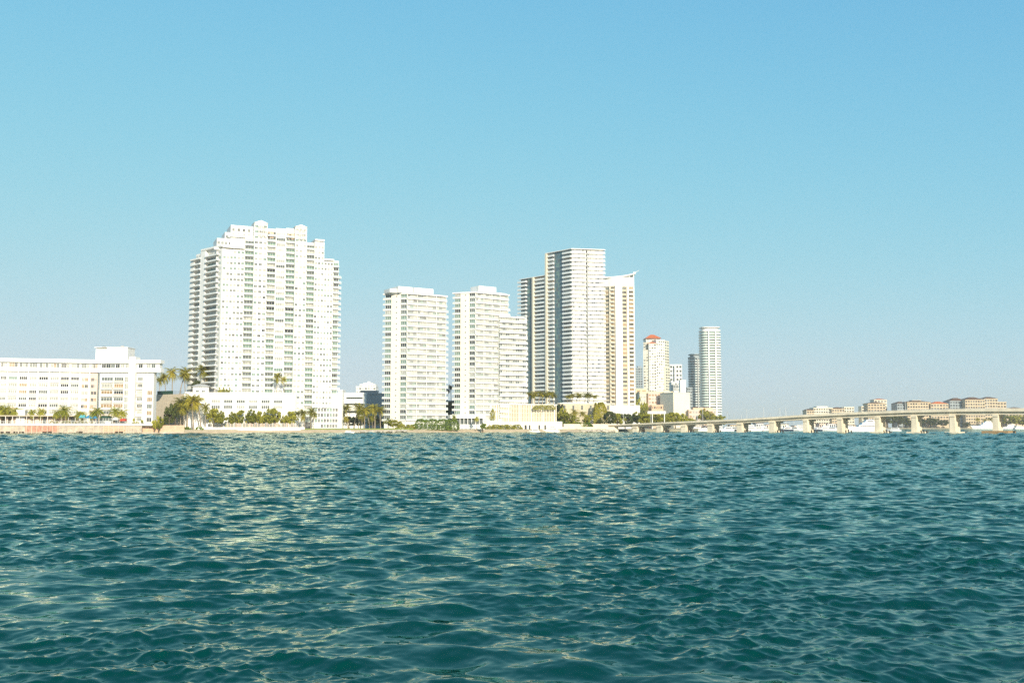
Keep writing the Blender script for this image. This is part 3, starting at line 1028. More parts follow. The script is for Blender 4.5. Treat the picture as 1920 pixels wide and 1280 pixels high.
def balcony_tower(name, label, left, right, ytop_l, ytop_r, FH, pent, seed, wing=None):
    """slim tower: a blank cream panel between two glass strips, then a long face of balcony bands"""
    r = random.Random(seed)
    root = thing(name, label, "apartment tower", (*right.o, GZ))
    zt = right.z_at(ytop_l, 0)
    n = int((zt - GZ) / FH)
    b = MB()
    bl = left.p(0, -14); br = right.p(right.L, -16)
    b.prism([left.o, right.o, right.p(right.L, 0), br, bl], GZ, zt - 0.6, M["white"])
    wins, bal, mids = [], [], []
    g0, g1 = left.L * 0.29, left.L * 0.73
    core(b, left, g0, g1, -1, 0.35, GZ + 0.3, zt - 0.3, M["offwhite"])
    b.build("wall", root)
    for fl in range(n):
        zb = zt - (fl + 1) * FH
        if zb < GZ + 3.5:
            break
        for a0, a1 in ((0.25, g0 - 0.2), (g1 + 0.2, left.L - 0.15)):
            wins.append(win(left, a0, a1, zb + 0.35, zb + FH - 0.55, pick(r, [("g_dark", 3.0), ("g_green", 4), ("g_mid", 1.2), ("g_pale", .6)]), 0.02, 3, fw=0.13))
            bal.append(balc(left, a0 - (0.2 if a0 > 1 else 1.6), a1 + 0.1, 0, 0.55, zb + 0.15, "railcool", 0.8, th=0.5, ret=False))
        slot = MB(); c = (g0 + g1) / 2 + 0.4
        slot.box(left, c - 0.35, c + 0.35, 0.3, 0.39, zb + 1.2, zb + 1.9, M["g_mid"]); mids.append(slot)
        # long face
        L = right.L
        k = 0
        g = MB()
        step = L / 12.0
        for q in range(12):
            g.box(right, q * step + 0.06, (q + 1) * step - 0.06, -0.2, 0.03, zb + 0.2, zb + FH - 0.36, pick(r, [("g_faint", 1.5), ("g_pale", 5.0), ("g_mid", 2.8), ("g_green", 1.2), ("g_dark", .2)]))
        for q in range(37):
            g.box(right, q * step / 3 - 0.09, q * step / 3 + 0.09, -0.1, 0.17, zb + 0.15, zb + FH - 0.33, M["white2"])
        wins.append(g)
        ov = 1.7 if fl > 1 else 0.8
        s, rl = balc(right, 0.0, L + ov, 0, 0.95, zb + 0.15, "railcool", 1.15, slab="white2", th=0.42)
        for q in range(0, 13, 3):
            rl.box(right, q * step - 0.16, q * step + 0.16, 0.0, 0.83, zb + 0.16, zb + FH - 0.46, M["white2"])
        bal.append((s, rl))
    b = MB()
    b.prism([left.p(-1.4, 0.6), (right.p(0, 1.35)), right.p(right.L + 0.9, 1.35), right.p(right.L + 0.9, -16), left.p(-1.4, -14)], zt - 0.599, zt + 0.25, M["white2"])
    rf = b.build("roof_slab", root)
    b = MB()
    for p0, p1, y, d0, d1 in pent:
        a0, a1 = right.s_at(p0, d1), right.s_at(p1, d1)
        core(b, right, a0, a1, d0, d1, zt + 0.2, right.z_at(y, (a0 + a1) / 2, d1), M["white2"])
    b.build("penthouse", rf)
    if wing:
        wf, wy = wing
        wz = wf.z_at(wy, 0)
        b = MB(); b.box(wf, 0, wf.L, -15, 0, GZ, wz - 0.6, M["white"]); b.build("wing_wall", root)
        m = int((wz - GZ) / FH)
        step = wf.L / 8
        for fl in range(m):
            zb = wz - (fl + 1) * FH
            if zb < GZ + 7:
                break
            g = MB()
            for q in range(8):
                g.box(wf, q * step + 0.06, (q + 1) * step - 0.06, -0.2, 0.03, zb + 0.2, zb + FH - 0.3, pick(r, [("g_faint", 1.5), ("g_pale", 5), ("g_mid", 2.8)]))
            for q in range(17):
                g.box(wf, q * step / 2 - 0.08, q * step / 2 + 0.08, -0.1, 0.15, zb + 0.15, zb + FH - 0.3, M["white2"])
            wins.append(g)
            ov = 1.6 + 0.9 * math.sin(min(1, fl / 6) * math.pi / 2)
            s = MB(); rl = MB()
            q0 = [wf.p(0.2, 1.2), wf.p(wf.L - 2, 1.25), wf.p(wf.L + ov * 0.4, 0.6), wf.p(wf.L + ov, -1.5), wf.p(wf.L + ov, -7), wf.p(0.2, -1)]
            s.prism(q0, zb - 0.45, zb + 0.15, M["white2"])
            rl.box(wf, 0.3, wf.L - 2.05, 1.0, 1.1, zb + 0.152, zb + 1.3, M["railcool"])
            e0, e1 = wf.p(wf.L - 2.0, 1.05), wf.p(wf.L + ov * 0.4 - 0.1, 0.5)
            f2 = Fr(*e0, *e1); rl.box(f2, 0, f2.L, -0.08, 0.02, zb + 0.152, zb + 1.2, M["rail"])
            f3 = Fr(*wf.p(wf.L + ov * 0.4, 0.5), *wf.p(wf.L + ov - 0.1, -1.5)); rl.box(f3, 0, f3.L, -0.08, 0.0, zb + 0.152, zb + 1.2, M["rail"])
            bal.append((s, rl))
        b = MB(); b.prism([wf.p(0, 0.9), wf.p(wf.L - 1.5, 0.9), wf.p(wf.L + 1, -0.5), wf.p(wf.L + 1, -15), wf.p(0, -15)], wz - 0.6, wz + 0.2, M["white2"])
        for q in (0.1, 0.75):
            b.box(wf, wf.L * q, wf.L * q + 1.4, -5, -3.6, wz + 0.2, wz + 1.4, M["grey"])
        b.build("wing_roof", root)
    # entrance storey
    b = MB()
    for q in range(9):
        a = right.L * q / 9
        b.box(right, a + 0.3, a + right.L / 9 - 0.3, -0.2, 0.04, GZ + 0.4, GZ + 2.9, M["g_mid"])
    b.build("ground_floor_glazing", root)
    emit(root, "window_band", wins, 100)
    emit(root, "balcony", bal, 100, "railing")
    emit(root, "vent_slot", mids, 40)
    return root


l1 = Fr.px(720.5, 594, 761, 590)
r1 = Fr(X(761, 590), 590, X(834, 604.5), 604.5)
balcony_tower("apartment_tower", "slim white banded tower with cream corner panel standing alone behind the clipped hedge", l1, r1, 549.5, 555, 3.29,
              [(729, 746, 541.5, -11, -3.0), (745, 772, 537.5, -12, -1.2), (774, 811, 540.5, -12, -3)], 21)
l2 = Fr.px(852, 614, 890, 610)
r2 = Fr(X(890, 610), 610, X(951, 624), 624)
w2 = Fr(X(935, 618.3), 618.3, X(986, 627), 627)
balcony_tower("apartment_tower", "white banded tower with a lower curved balcony wing facing the tall glassy tower", l2, r2, 547.5, 555, 3.3,
              [(897, 930, 537.0, -12, -2.5), (931, 949, 549.5, -12, -4)], 22, (w2, 593))


def louver_garage():
    r = random.Random(12)
    fr = Fr.px(907, 616, 1044, 628)
    zt = fr.z_at(758, fr.L / 2); zb = Z(790.5, 622)
    root = thing("parking_garage", "wide low garage screened by pale vertical louvres above a white base", "parking garage", (*fr.p(fr.L / 2, -5), GZ))
    b = MB(); core(b, fr, 0, fr.L, -16, -0.6, GZ, zt - 0.6, M["beige"]); b.build("wall", root)
    b = MB()
    n = 44
    for k in range(n):
        a = fr.L * (k + 0.5) / n
        h = zt - 0.3 + 0.15 * r.uniform(-1, 1)
        b.box(fr, a - 0.26, a + 0.26, -0.55, 0.25, zb + 0.3, h, M["cream"] if k % 7 else M["white2"])
    b.build("louver_screen", root)
    b = MB()
    b.box(fr, -0.3, fr.L + 0.3, -16.2, 0.35, zt - 0.25, zt + 0.25, M["white2"])
    for q in range(1, 4):
        z = zb + (zt - zb) * q / 4
        b.box(fr, 0, fr.L, -0.58, -0.35, z - 0.25, z + 0.25, M["cream"])
    b.build("cornice", root)
    b = MB(); b.box(fr, -1, fr.L + 3, -10, 1.8, GZ - 1.0, zb + 0.2, M["offwhite"]); base = b.build("base_wall", root)
    for p0, p1 in ((921, 926), (934, 939), (947, 952), (960, 965), (973, 975), (982, 986), (990, 993), (1008, 1011), (1019, 1022)):
        b = MB(); b.box(fr, fr.s_at(p0), fr.s_at(p1), 1.75, 1.84, GZ, GZ + 2.6, M["g_dark"]); b.build("doorway", base)
    # stair tower with dark openings at the left end
    b = MB(); core(b, fr, -0.4, 4.6, -6, 0.55, GZ + 2, Z(757, 617), M["white2"]); st = b.build("stair_tower", root)
    for y in (765, 774, 783):
        b = MB(); b.box(fr, -0.1, 0.9, 0.5, 0.6, Z(y + 2, 616), Z(y - 2, 616), M["g_dark"]); b.build("window", st)
    return fr, zt, zb


LG, LG_T, LG_B = louver_garage()

# entrance hall with columns
fr = Fr.px(846, 600, 908, 608)
root = thing("entrance_hall", "low white entrance hall with slim columns and flat roof beside the louvred garage", "building", (*fr.p(fr.L / 2, -5), GZ))
b = MB(); core(b, fr, 0.5, fr.L, -9, -2.0, GZ, Z(783, 604), M["g_mid"]); b.build("glass_wall", root)
b = MB(); b.box(fr, -0.5, fr.L + 0.5, -10, 0.5, Z(784, 604), Z(777.5, 604), M["white2"]); b.build("roof", root)
for k in range(9):
    b = MB(); a = 0.6 + (fr.L - 1.5) * k / 8
    b.box(fr, a, a + 0.35, -0.6, -0.1, GZ, Z(784, 604) - 0.003, M["white2"]); b.build("column", root)
b = MB(); b.box(fr, 0.5, fr.L, -0.5, -0.4, GZ + 0.2, GZ + 3.0, M["rail"]); b.build("glass_screen", root)


def glassy_tower():
    r = random.Random(31)
    A = Fr(X(977, 846), 846, X(1074, 800), 800)       # long face turned to the left
    B = Fr(X(1074, 800), 800, X(1133, 805), 805)      # front
    root = thing("apartment_tower", "tall white tower of stacked balconies with a lower wing and blue glass strips", "apartment tower", (*B.o, GZ))
    s_mid = A.s_at(1027)
    zl, zh = A.z_at(519.5, A.s_at(1001)), B.z_at(466.2, 0)
    FH = 3.30
    b = MB()
    b.prism([A.o, A.p(s_mid, 0), A.p(s_mid, -20), A.p(0, -20)], GZ, zl - 0.5, M["white"])
    b.prism([A.p(s_mid, 0), A.p(A.L, 0), B.p(B.L, 0), B.p(B.L, -24), A.p(s_mid, -24)], GZ, zh - 0.5, M["white"])
    b.build("wall", root)
    b = MB()
    b.prism([A.p(-1.5, 1.2), A.p(s_mid, 1.2), A.p(s_mid, -20), A.p(-1.5, -20)], zl - 0.499, zl, M["white2"])
    b.prism([A.p(s_mid - 1, 1.6), A.p(A.L + 0.7, 1.6), B.p(B.L + 1.6, 1.6), B.p(B.L + 1.6, -24), A.p(s_mid - 1, -24)], zh - 0.499, zh + 0.1, M["white2"])
    b.build("roof_slab", root)
    bal, wins, strips = [], [], []
    segs = [(977, 989, "o"), (989, 1000.5, "g"), (1003.5, 1025, "b"), (1029, 1040, "b"), (1041, 1056.5, "g"), (1057.5, 1073.5, "k")]
    for p0, p1, kind in segs:
        a0, a1 = A.s_at(p0), A.s_at(p1)
        top = zl if p0 < 1027 else zh
        n = int((top - GZ) / FH)
        for fl in range(n):
            zb = top - (fl + 1) * FH
            if zb < 12:
                break
            if kind == "g":
                g = MB()
                m = 5
                for q in range(m):
                    c0 = a0 + (a1 - a0) * q / m; c1 = a0 + (a1 - a0) * (q + 1) / m
                    g.box(A, c0 + 0.05, c1 - 0.05, -0.2, 0.22, zb + 0.12, zb + FH - 0.08, pick(r, [("g_blue", 6), ("g_mid", 2), ("g_green", 1.5)]))
                g.box(A, a0, a1, -0.1, 0.27, zb - 0.06, zb + 0.115, M["slate"])
                strips.append(g)
            else:
                dep = {"o": 2.0, "b": 1.3, "k": 1.7}[kind]
                g = win(A, a0 + 0.2, a1 - 0.2, zb + 0.15, zb + FH - 0.5, pick(r, [("g_dark", 1.2), ("g_blue", 2), ("g_mid", 3), ("g_pale", 3), ("g_warm", 1)]), 0.02, 4)
                wins.append(g)
                e0 = a0 - (2.6 if kind == "o" else 0)
                e1 = a1 - (0 if kind != "k" else -0.4)
                bal.append(balc(A, e0, e1, 0, dep, zb + 0.12, "rail", 1.05, slab="white2", th=0.5))
    for p0, p1, top in ((1000.5, 1003.5, zl), (1025.3, 1028.6, zh)):
        b = MB(); b.box(A, A.s_at(p0), A.s_at(p1), -0.5, 1.9, GZ, top - 0.52, M["cream"]); b.build("pier", root)
    # front face
    n = int((zh - GZ) / FH)
    L = B.L
    sl = B.s_at(1101)
    for fl in range(n):
        zb = zh - (fl + 1) * FH
        if zb < 10:
            break
        for a0, a1, m in ((0.3, sl - 0.5, 7), (sl + 0.9, L - 0.2, 8)):
            g = MB()
            for q in range(m):
                c0 = a0 + (a1 - a0) * q / m; c1 = a0 + (a1 - a0) * (q + 1) / m
                g.box(B, c0 + 0.06, c1 - 0.06, -0.2, 0.04, zb + 0.15, zb + FH - 0.5, pick(r, [("g_faint", 5), ("g_pale", 4), ("g_mid", 1.2)]))
                g.box(B, c0 - 0.06, c0 + 0.059, -0.1, 0.14, zb + 0.14, zb + FH - 0.4, M["white2"])
            wins.append(g)
        g = MB(); g.box(B, sl - 0.3, sl + 0.7, -0.2, 0.06, zb + 0.15, zb + FH - 0.4, M["g_dark"] if r.random() < .45 else M["g_mid"]); wins.append(g)
        s, rl = balc(B, 0.0, sl - 0.5, 0, 0.9, zb + 0.12, "rail", 1.35, slab="white2", th=0.7, ret=False)
        bal.append((s, rl))
        s, rl = balc(B, sl + 0.85, L + 1.5, 0, 0.9, zb + 0.12, "rail", 1.35, slab="white2", th=0.7)
        bal.append((s, rl))
    emit(root, "balcony", bal, 100, "railing")
    emit(root, "window_band", wins, 100)
    emit(root, "glass_strip", strips, 100)


glassy_tower()


def crowned_tower():
    r = random.Random(41)
    A = Fr(X(1127, 886), 886, X(1154, 880), 880)
    B = Fr(X(1154, 880), 880, X(1191, 884), 884)
    root = thing("apartment_tower", "beige and white tower with a sweeping curved white crown and tall mast", "apartment tower", (*B.o, GZ))
    zt = B.z_at(537, B.L / 2)
    FH = 3.62
    b = MB()
    b.prism([A.o, A.p(A.L, 0), B.p(B.L, 0), B.p(B.L, -22), A.p(0, -20)], GZ, zt, M["beige"])
    b.build("wall", root)
    b = MB()
    zc = B.z_at(519.5, B.L / 2)
    b.prism([A.p(1.0, 0.4), A.p(A.L, 0.6), B.p(B.L, 0.6), B.p(B.L, -21), A.p(1, -20)], zt + 0.003, zc, M["white2"])
    b.build("crown_storey", root)
    # swept roof edge
    b = MB()
    k = 10
    pts = []
    for i in range(k + 1):
        t = i / k
        px = 1131 + t * 62
        yy = 519.0 - 8.5 * t ** 2.2
        pts.append((X(px, 880, 130), 879.5 + t * 3, Z(yy, 881)))
    vs = []
    for x, y, z in pts:
        vs += [(x, y, z), (x, y + 20, z), (x, y + 20, z - 1.0), (x, y, z - 1.0)]
    fs = []
    for i in range(k):
        a, c = i * 4, i * 4 + 4
        fs += [(a, c, c + 1, a + 1), (a + 3, a + 2, c + 2, c + 3), (a, a + 3, c + 3, c), (a + 1, c + 1, c + 2, a + 2)]
    fs += [(0, 1, 2, 3), (k * 4, k * 4 + 3, k * 4 + 2, k * 4 + 1)]
    b.add(vs, fs, M["white2"])
    b.build("swept_roof", root)
    b = MB()
    x, y, z = pts[-1]
    b.tube([(x - 2.2, y + 1, zc - 3), (x - 1.6, y + 1, z + 1.0)], [0.6, 0.35], M["white2"])
    b.tube([(x - 1.8, y + 1, z - 0.3), (x + 3.2, y + 1, z + 2.2)], [0.3, 0.15], M["white2"])
    for i in (3, 6, 8):
        p = pts[i]
        b.tube([(p[0], p[1] + 1, zc - 0.3), (p[0], p[1] + 1, p[2] - 0.5)], 0.3, M["white2"])
    b.build("mast", root)
    b = MB()
    b.box(B, B.s_at(1154.5), B.s_at(1167.5), -2, 1.8, GZ, B.z_at(530, 0), M["white2"])
    b.build("pier", root)
    b = MB()
    b.box(A, A.s_at(1144.5), A.s_at(1147), -1, 1.0, GZ, zt, M["cream"])
    b.box(B, B.s_at(1177), B.s_at(1180.5), -1, 0.9, GZ, zt, M["white2"])
    b.box(B, B.s_at(1189.2), B.s_at(1191), -1, 1.0, GZ, zt, M["white"])
    b.build("pilaster", root)
    wins, bal = [], []
    for fr, p0, p1, kind in ((A, 1128, 1135, "w"), (A, 1136.5, 1144, "w"), (A, 1147.2, 1153.6, "b"), (B, 1168, 1176.6, "w"), (B, 1180.8, 1189, "b")):
        a0, a1 = fr.s_at(p0), fr.s_at(p1)
        for fl in range(int((zt - 12) / FH)):
            zb = zt - (fl + 1) * FH
            if kind == "w":
                wins.append(win(fr, a0 + 0.3, a1 - 0.3, zb + 0.9, zb + 2.9, pick(r, [("g_dark", 5), ("g_mid", 1.5), ("g_warm", 2)]), 0, 3, frame="cream"))
            else:
                wins.append(win(fr, a0 + 0.3, a1 - 0.3, zb + 0.3, zb + 2.8, pick(r, [("g_dark", 3), ("g_warm", 3)]), 0, 3, frame="cream"))
                bal.append(balc(fr, a0, a1, 0, 1.7, zb + 0.15, "cream", 1.05, slab="white2", th=0.4))
    emit(root, "window", wins, 100)
    emit(root, "balcony", bal, 100, "railing")


crowned_tower()


def box_building(name, label, cat, blocks, roof=None, seed=1, cap=60):
    """blocks: (px0, px1, ytop, Y, depth, wall, nx, FH, window table, turn in metres of the right end)"""
    r = random.Random(seed)
    b0 = blocks[0]
    root = thing(name, label, cat, (X((b0[0] + b0[1]) / 2, b0[3]), b0[3] + 5, GZ))
    wall, wins = MB(), []
    for p0, p1, yt, Y, dep, wm, nx, FH, tab, turn in blocks:
        fr = Fr.px(p0, Y, p1, Y + turn)
        zt = fr.z_at(yt, fr.L / 2)
        core(wall, fr, 0, fr.L, -dep, 0, GZ - 1, zt, M[wm])
        wall.box(fr, -0.3, fr.L + 0.3, -dep - 0.3, 0.3, zt + 0.003, zt + 0.9, M[wm])
        if nx:
            for fl in range(int((zt - GZ - 1) / FH)):
                zb = zt - (fl + 1) * FH
                for k in range(nx):
                    c0 = fr.L * (k + 0.16) / nx; c1 = fr.L * (k + 0.84) / nx
                    wins.append(win(fr, c0, c1, zb + FH * 0.28, zb + FH * 0.8, pick(r, tab), 0, 2, frame=wm))
    wall.build("wall", root)
    if roof:
        b = MB()
        for p0, p1, y0, y1, Y, dep, m in roof:
            fr = Fr.px(p0, Y, p1, Y)
            q = [fr.p(0, 0), fr.p(fr.L, 0), fr.p(fr.L, -dep), fr.p(0, -dep)]
            zz = Z(y0, Y)
            b.prism([fr.p(-0.8, 0.8), fr.p(fr.L + 0.8, 0.8), fr.p(fr.L + 0.8, -dep - 0.8), fr.p(-0.8, -dep - 0.8)], zz + 0.95, Z(y1, Y), M[m],
                    [fr.p(fr.L * 0.38, -dep * 0.4), fr.p(fr.L * 0.62, -dep * 0.4), fr.p(fr.L * 0.62, -dep * 0.6), fr.p(fr.L * 0.38, -dep * 0.6)])
        b.build("roof", root)
    emit(root, "window", wins, cap)
    return root


dk = [("g_dark", 5), ("g_mid", 3)]
md = [("g_dark", 1.0), ("g_mid", 3), ("g_pale", 4), ("g_faint", 2)]
gr = [("g_green", 3), ("g_mid", 3), ("g_blue", 2)]
box_building("apartment_tower", "distant pale tower crowned by an orange red hipped roof", "apartment tower",
             [(1208, 1214, 643, 1505, 26, "cream", 2, 4.3, md, -2), (1213, 1240, 634, 1512, 30, "offwhite", 4, 4.3, md, 0), (1207.5, 1227, 657, 1498, 20, "cream", 4, 4.3, md, -3), (1218, 1232, 644.5, 1494, 20, "offwhite", 3, 4.3, md, 0),
              (1232, 1248, 638, 1500, 30, "offwhite", 4, 4.3, md, 5), (1248, 1256, 640, 1506, 26, "cream", 2, 4.3, gr, 14), (1249, 1257.5, 690, 1503, 26, "cream", 2, 4.3, gr, 14)],
             [(1212.5, 1241, 634.8, 626.0, 1508, 30, "redroof"), (1217.5, 1232.5, 645.0, 640.2, 1494, 16, "redroof")], 51, 100)
box_building("office_block", "dim grey green block showing between the crowned tower and the red roofed one", "office building",
             [(1189, 1206, 690, 1700, 30, "slate", 4, 4.2, [("g_blue", 4), ("g_dark", 3)], 0), (1197, 1203, 687, 1705, 10, "slate", 0, 4, dk, 0)], None, 52, 40)
box_building("apartment_block", "distant white block with a dark windowed crown just right of the red roofed tower", "apartment block",
             [(1256, 1279, 690, 1660, 24, "white", 4, 4.6, md, 0), (1257, 1280, 684, 1655, 24, "white2", 4, 7.0, dk, 0), (1266, 1269, 686, 1650, 5, "white2", 0, 4, dk, 0)], None, 53, 60)
box_building("apartment_block", "small pale grey block behind the plain cream box", "apartment block",
             [(1260, 1276, 717, 1380, 20, "white", 3, 4.0, md, 0), (1263, 1273, 722, 1340, 20, "grey", 2, 4.0, md, 0)], None, 54, 40)
box_building("lift_tower", "slim white windowless tower rising behind the plain cream box", "tower",
             [(1276.5, 1287, 713.5, 1300, 10, "white2", 0, 4, md, 0)], None, 55)
box_building("condominium", "pale yellow low apartment building with orange shaded recesses", "apartment block",
             [(1193, 1213, 730, 1180, 20, "cream2", 2, 4.0, [("g_pale", 2), ("g_warm", 2)], 6), (1200, 1262, 735, 1160, 20, "cream2", 0, 4, md, 0), (1216, 1244, 737.5, 1152, 10, "pinkish", 5, 4.2, [("g_pale", 2), ("g_warm", 3)], 0),
              (1246, 1258.5, 736, 1148, 18, "cream", 2, 4.2, [("g_pale", 3), ("g_warm", 1)], 0), (1200, 1212, 741, 1146, 20, "cream", 2, 4.2, [("g_pale", 3), ("g_warm", 1)], 0), (1222, 1246, 760, 1138, 8, "peach", 6, 5, [("g_warm", 2), ("g_dark", 1)], 0)], None, 56, 60)
box_building("warehouse", "plain windowless cream box with an orange shaded side", "building",
             [(1263, 1294, 737, 1120, 26, "cream", 0, 4, md, 10), (1265, 1271, 734.5, 1130, 4, "white2", 0, 4, md, 0)], None, 57)
box_building("office_block", "narrow dark glazed block squeezed against the slate blue rounded tower", "office building",
             [(1289, 1299, 727, 1330, 14, "slate", 3, 4.0, dk, 0)], None, 58, 30)
box_building("apartment_block", "low terracotta pink building with planted roof below the rounded towers", "apartment block",
             [(1292, 1343, 769, 1120, 20, "pinkish", 9, 4.6, [("g_warm", 3), ("g_pale", 3)], 0), (1300, 1336, 765.5, 1128, 12, "peach", 0, 4, md, 0)], None, 59, 40)
box_building("parking_garage", "white garage with long dark openings behind the palms beside the tallest tower", "parking garage",
             [(640, 681, 738.5, 640, 14, "white2", 0, 4, dk, 0), (634, 642, 733, 632, 10, "white2", 0, 4, dk, 0)], None, 60)
g = [o for o in bpy.data.objects if o.name.startswith("parking_garage") and o.get("label", "").startswith("white garage")][0]
fr = Fr.px(640, 640, 681, 640)
for y0, y1, p0, p1 in ((744.5, 747.5, 649, 680), (756, 759, 644, 681), (770, 774, 642, 681), (783, 792, 642, 681)):
    b = MB(); b.box(fr, fr.s_at(p0), fr.s_at(p1), -0.3, 0.05, Z(y1, 640), Z(y0, 640), M["g_dark"]); b.build("opening", g)
box_building("office_block", "plain grey block behind the white garage", "office building",
             [(681, 722, 739, 700, 20, "slate", 0, 4, dk, 0), (676, 706, 734, 720, 10, "grey", 0, 4, dk, 0)], None, 61)
box_building("apartment_block", "far white stepped block with rooftop plant above the grey block", "apartment block",
             [(667, 704, 725.5, 1050, 20, "white", 7, 3.6, md, 0), (674, 703, 721.5, 1058, 16, "white2", 6, 3.6, md, 0), (681, 698, 719.5, 1062, 8, "white", 0, 3.6, md, 0), (689, 693, 716.5, 1064, 3, "white2", 0, 3, md, 0)], None, 62, 50)
box_building("apartment_block", "low dark fronted building seen between the two banded towers", "apartment block",
             [(826, 856, 753, 660, 14, "grey", 0, 4, dk, 0), (830, 852, 777, 640, 10, "white2", 0, 4, dk, 0)], None, 63)


def round_tower(label, px0, px1, ytop, Y, FH, seed, glassm, slabm, mast=False, shadeL=None):
    r = random.Random(seed)
    x0, x1 = X(px0, Y), X(px1, Y)
    cx, hw = (x0 + x1) / 2, (x1 - x0) / 2
    hd = hw * 1.1
    zt = Z(ytop, Y)
    root = thing("apartment_tower", label, "apartment tower", (cx, Y + hd, GZ))

    def ring(k, n=28, e=0.55):
        out = []
        for i in range(n):
            t = 2 * math.pi * (i + 0.5) / n
            c, s = math.cos(t), math.sin(t)
            out.append((cx + k * hw * math.copysign(abs(c) ** e, c), Y + hd + k * hd * math.copysign(abs(s) ** e, s)))
        return out
    R0, R1, R2 = ring(0.93), ring(1.0), ring(0.985)
    b = MB(); b.prism(R0, GZ, zt - 3, M["slate"] if slabm == "slate" else M["white"]); b.build("wall", root)
    n = int((zt - GZ - 6) / FH)
    bal, glz = [], []
    m = len(R0)
    for fl in range(n):
        zb = zt - 3.5 - (fl + 1) * FH
        s = MB(); s.prism(R1, zb - 0.55, zb + 0.1, M[slabm])
        rl = MB()
        for i in range(m):
            j = (i + 1) % m
            p, q = R2[i], R2[j]
            if (p[1] + q[1]) / 2 > Y + hd:
                continue
            rl.add([(*p, zb + 0.1), (*q, zb + 0.1), (*q, zb + 1.3), (*p, zb + 1.3)], [(0, 1, 2, 3)], M["railgreen"] if p[0] < cx - hw * .1 and slabm != "slate" else M["rail"])
        bal.append((s, rl))
        g = MB()
        for i in range(m):
            j = (i + 1) % m
            p, q = R0[i], R0[j]
            f = Fr(*p, *q)
            if (p[1] + q[1]) / 2 < Y + hd:
                g.box(f, 0.1, f.L - 0.1, -0.1, 0.08, zb + 0.15, zb + FH - 0.7, pick(r, glassm))
        glz.append(g)
    emit(root, "balcony", bal, 60, "railing")
    emit(root, "window_band", glz, 60)
    b = MB()
    b.prism(ring(0.97), zt - 3.4, zt - 1.0, M[slabm])
    b.prism(ring(0.72), zt - 0.999, zt + 2.2, M["white"] if slabm != "slate" else M["slate"])
    b.prism(ring(0.93), zt + 2.201, zt + 3.2, M[slabm])
    b.build("crown", root)
    b = MB()
    for k in ((-0.32, 0.34) if not mast else (0.0,)):
        px_ = cx + k * hw
        b.bx(px_ - 0.8, px_ + 0.8, Y - 0.9, Y + 0.9, GZ, zt - 3.5, M["white2"] if slabm != "slate" else M["grey"])
    b.build("pier", root)
    return root


round_tower("distant rounded white tower, the last one before open water", 1317.5, 1357, 616, 1450, 3.9, 71, [("g_green", 5), ("g_mid", 5), ("g_pale", 1), ("g_blue", 1.5)], "white2")
round_tower("slate blue rounded tower half hidden behind the last white one", 1295, 1325, 667, 1540, 3.9, 72, [("g_blue", 5), ("g_dark", 3)], "slate", True)


# island blocks across the channel
def island_block(label, blocks, roofs, seed, arches=0):
    return box_building("island_villa", label, "apartment block", blocks, roofs, seed, 100)


island_block("low tan island houses with brown roofs beyond the bridge",
             [(1513, 1527, 770, 1690, 24, "islandtan", 3, 4.6, dk, 0), (1526, 1562, 765, 1700, 24, "cream", 8, 4.6, dk, 0), (1560, 1584, 767, 1694, 20, "islandtan", 5, 4.6, dk, 0), (1583, 1602, 763.5, 1710, 20, "cream", 4, 4.6, dk, 0), (1532, 1552, 762.5, 1712, 18, "offwhite", 4, 4.6, dk, 0)],
             [(1513, 1527, 770, 766, 1690, 24, "brownroof"), (1562, 1583, 767, 763, 1694, 18, "brownroof")], 81)
island_block("tan island house with brown front roof and a taller red roofed back block",
             [(1628, 1661, 757, 1690, 24, "islandtan", 6, 4.6, dk, 0), (1640, 1664, 750, 1700, 20, "cream", 4, 4.6, dk, 0), (1616, 1629, 762, 1700, 16, "cream", 2, 4.6, dk, 0)],
             [(1628, 1661, 757, 753.5, 1690, 22, "brownroof"), (1642, 1662, 750, 747, 1700, 18, "redroof")], 82)
island_block("wide tan island block with dark eaves and one red hipped roof",
             [(1683, 1703, 757, 1672, 26, "slate", 4, 4.9, dk, 0), (1702, 1746, 754.5, 1664, 26, "islandtan", 9, 4.9, [("g_dark", 6), ("g_warm", 1)], 0), (1712, 1728, 751, 1676, 14, "islandtan", 3, 4.9, dk, 0), (1746, 1779, 757.5, 1660, 26, "islandtan", 6, 4.9, dk, 0)],  # slate left part: its shadow is put into the wall colour
             [(1700, 1746, 754.5, 750.5, 1664, 24, "brownroof"), (1748, 1778, 757.5, 752.5, 1660, 18, "redroof"), (1683, 1703, 757, 752.5, 1672, 24, "brownroof")], 83)
island_block("largest tan island block with brown roofs and rows of dark square windows",
             [(1782, 1812, 752, 1668, 26, "slate", 6, 4.9, dk, 0), (1811, 1848, 750, 1656, 28, "islandtan", 8, 4.9, dk, 0), (1847, 1872, 748, 1660, 28, "islandtan", 5, 4.9, dk, 0), (1871, 1888, 754, 1664, 24, "islandtan", 3, 4.9, dk, 0)],  # first part painted slate to stand for the shadowed left end
             [(1784, 1812, 752, 745.5, 1668, 24, "brownroof"), (1812, 1846, 750, 744, 1656, 26, "brownroof"), (1848, 1872, 748, 743.5, 1660, 24, "brownroof")], 84)
island_block("small low peach house among the island trees at the frame edge",
             [(1886, 1935, 766, 1720, 20, "islandtan", 8, 4.6, dk, 0)], [(1895, 1915, 766, 763, 1720, 14, "brownroof")], 85)

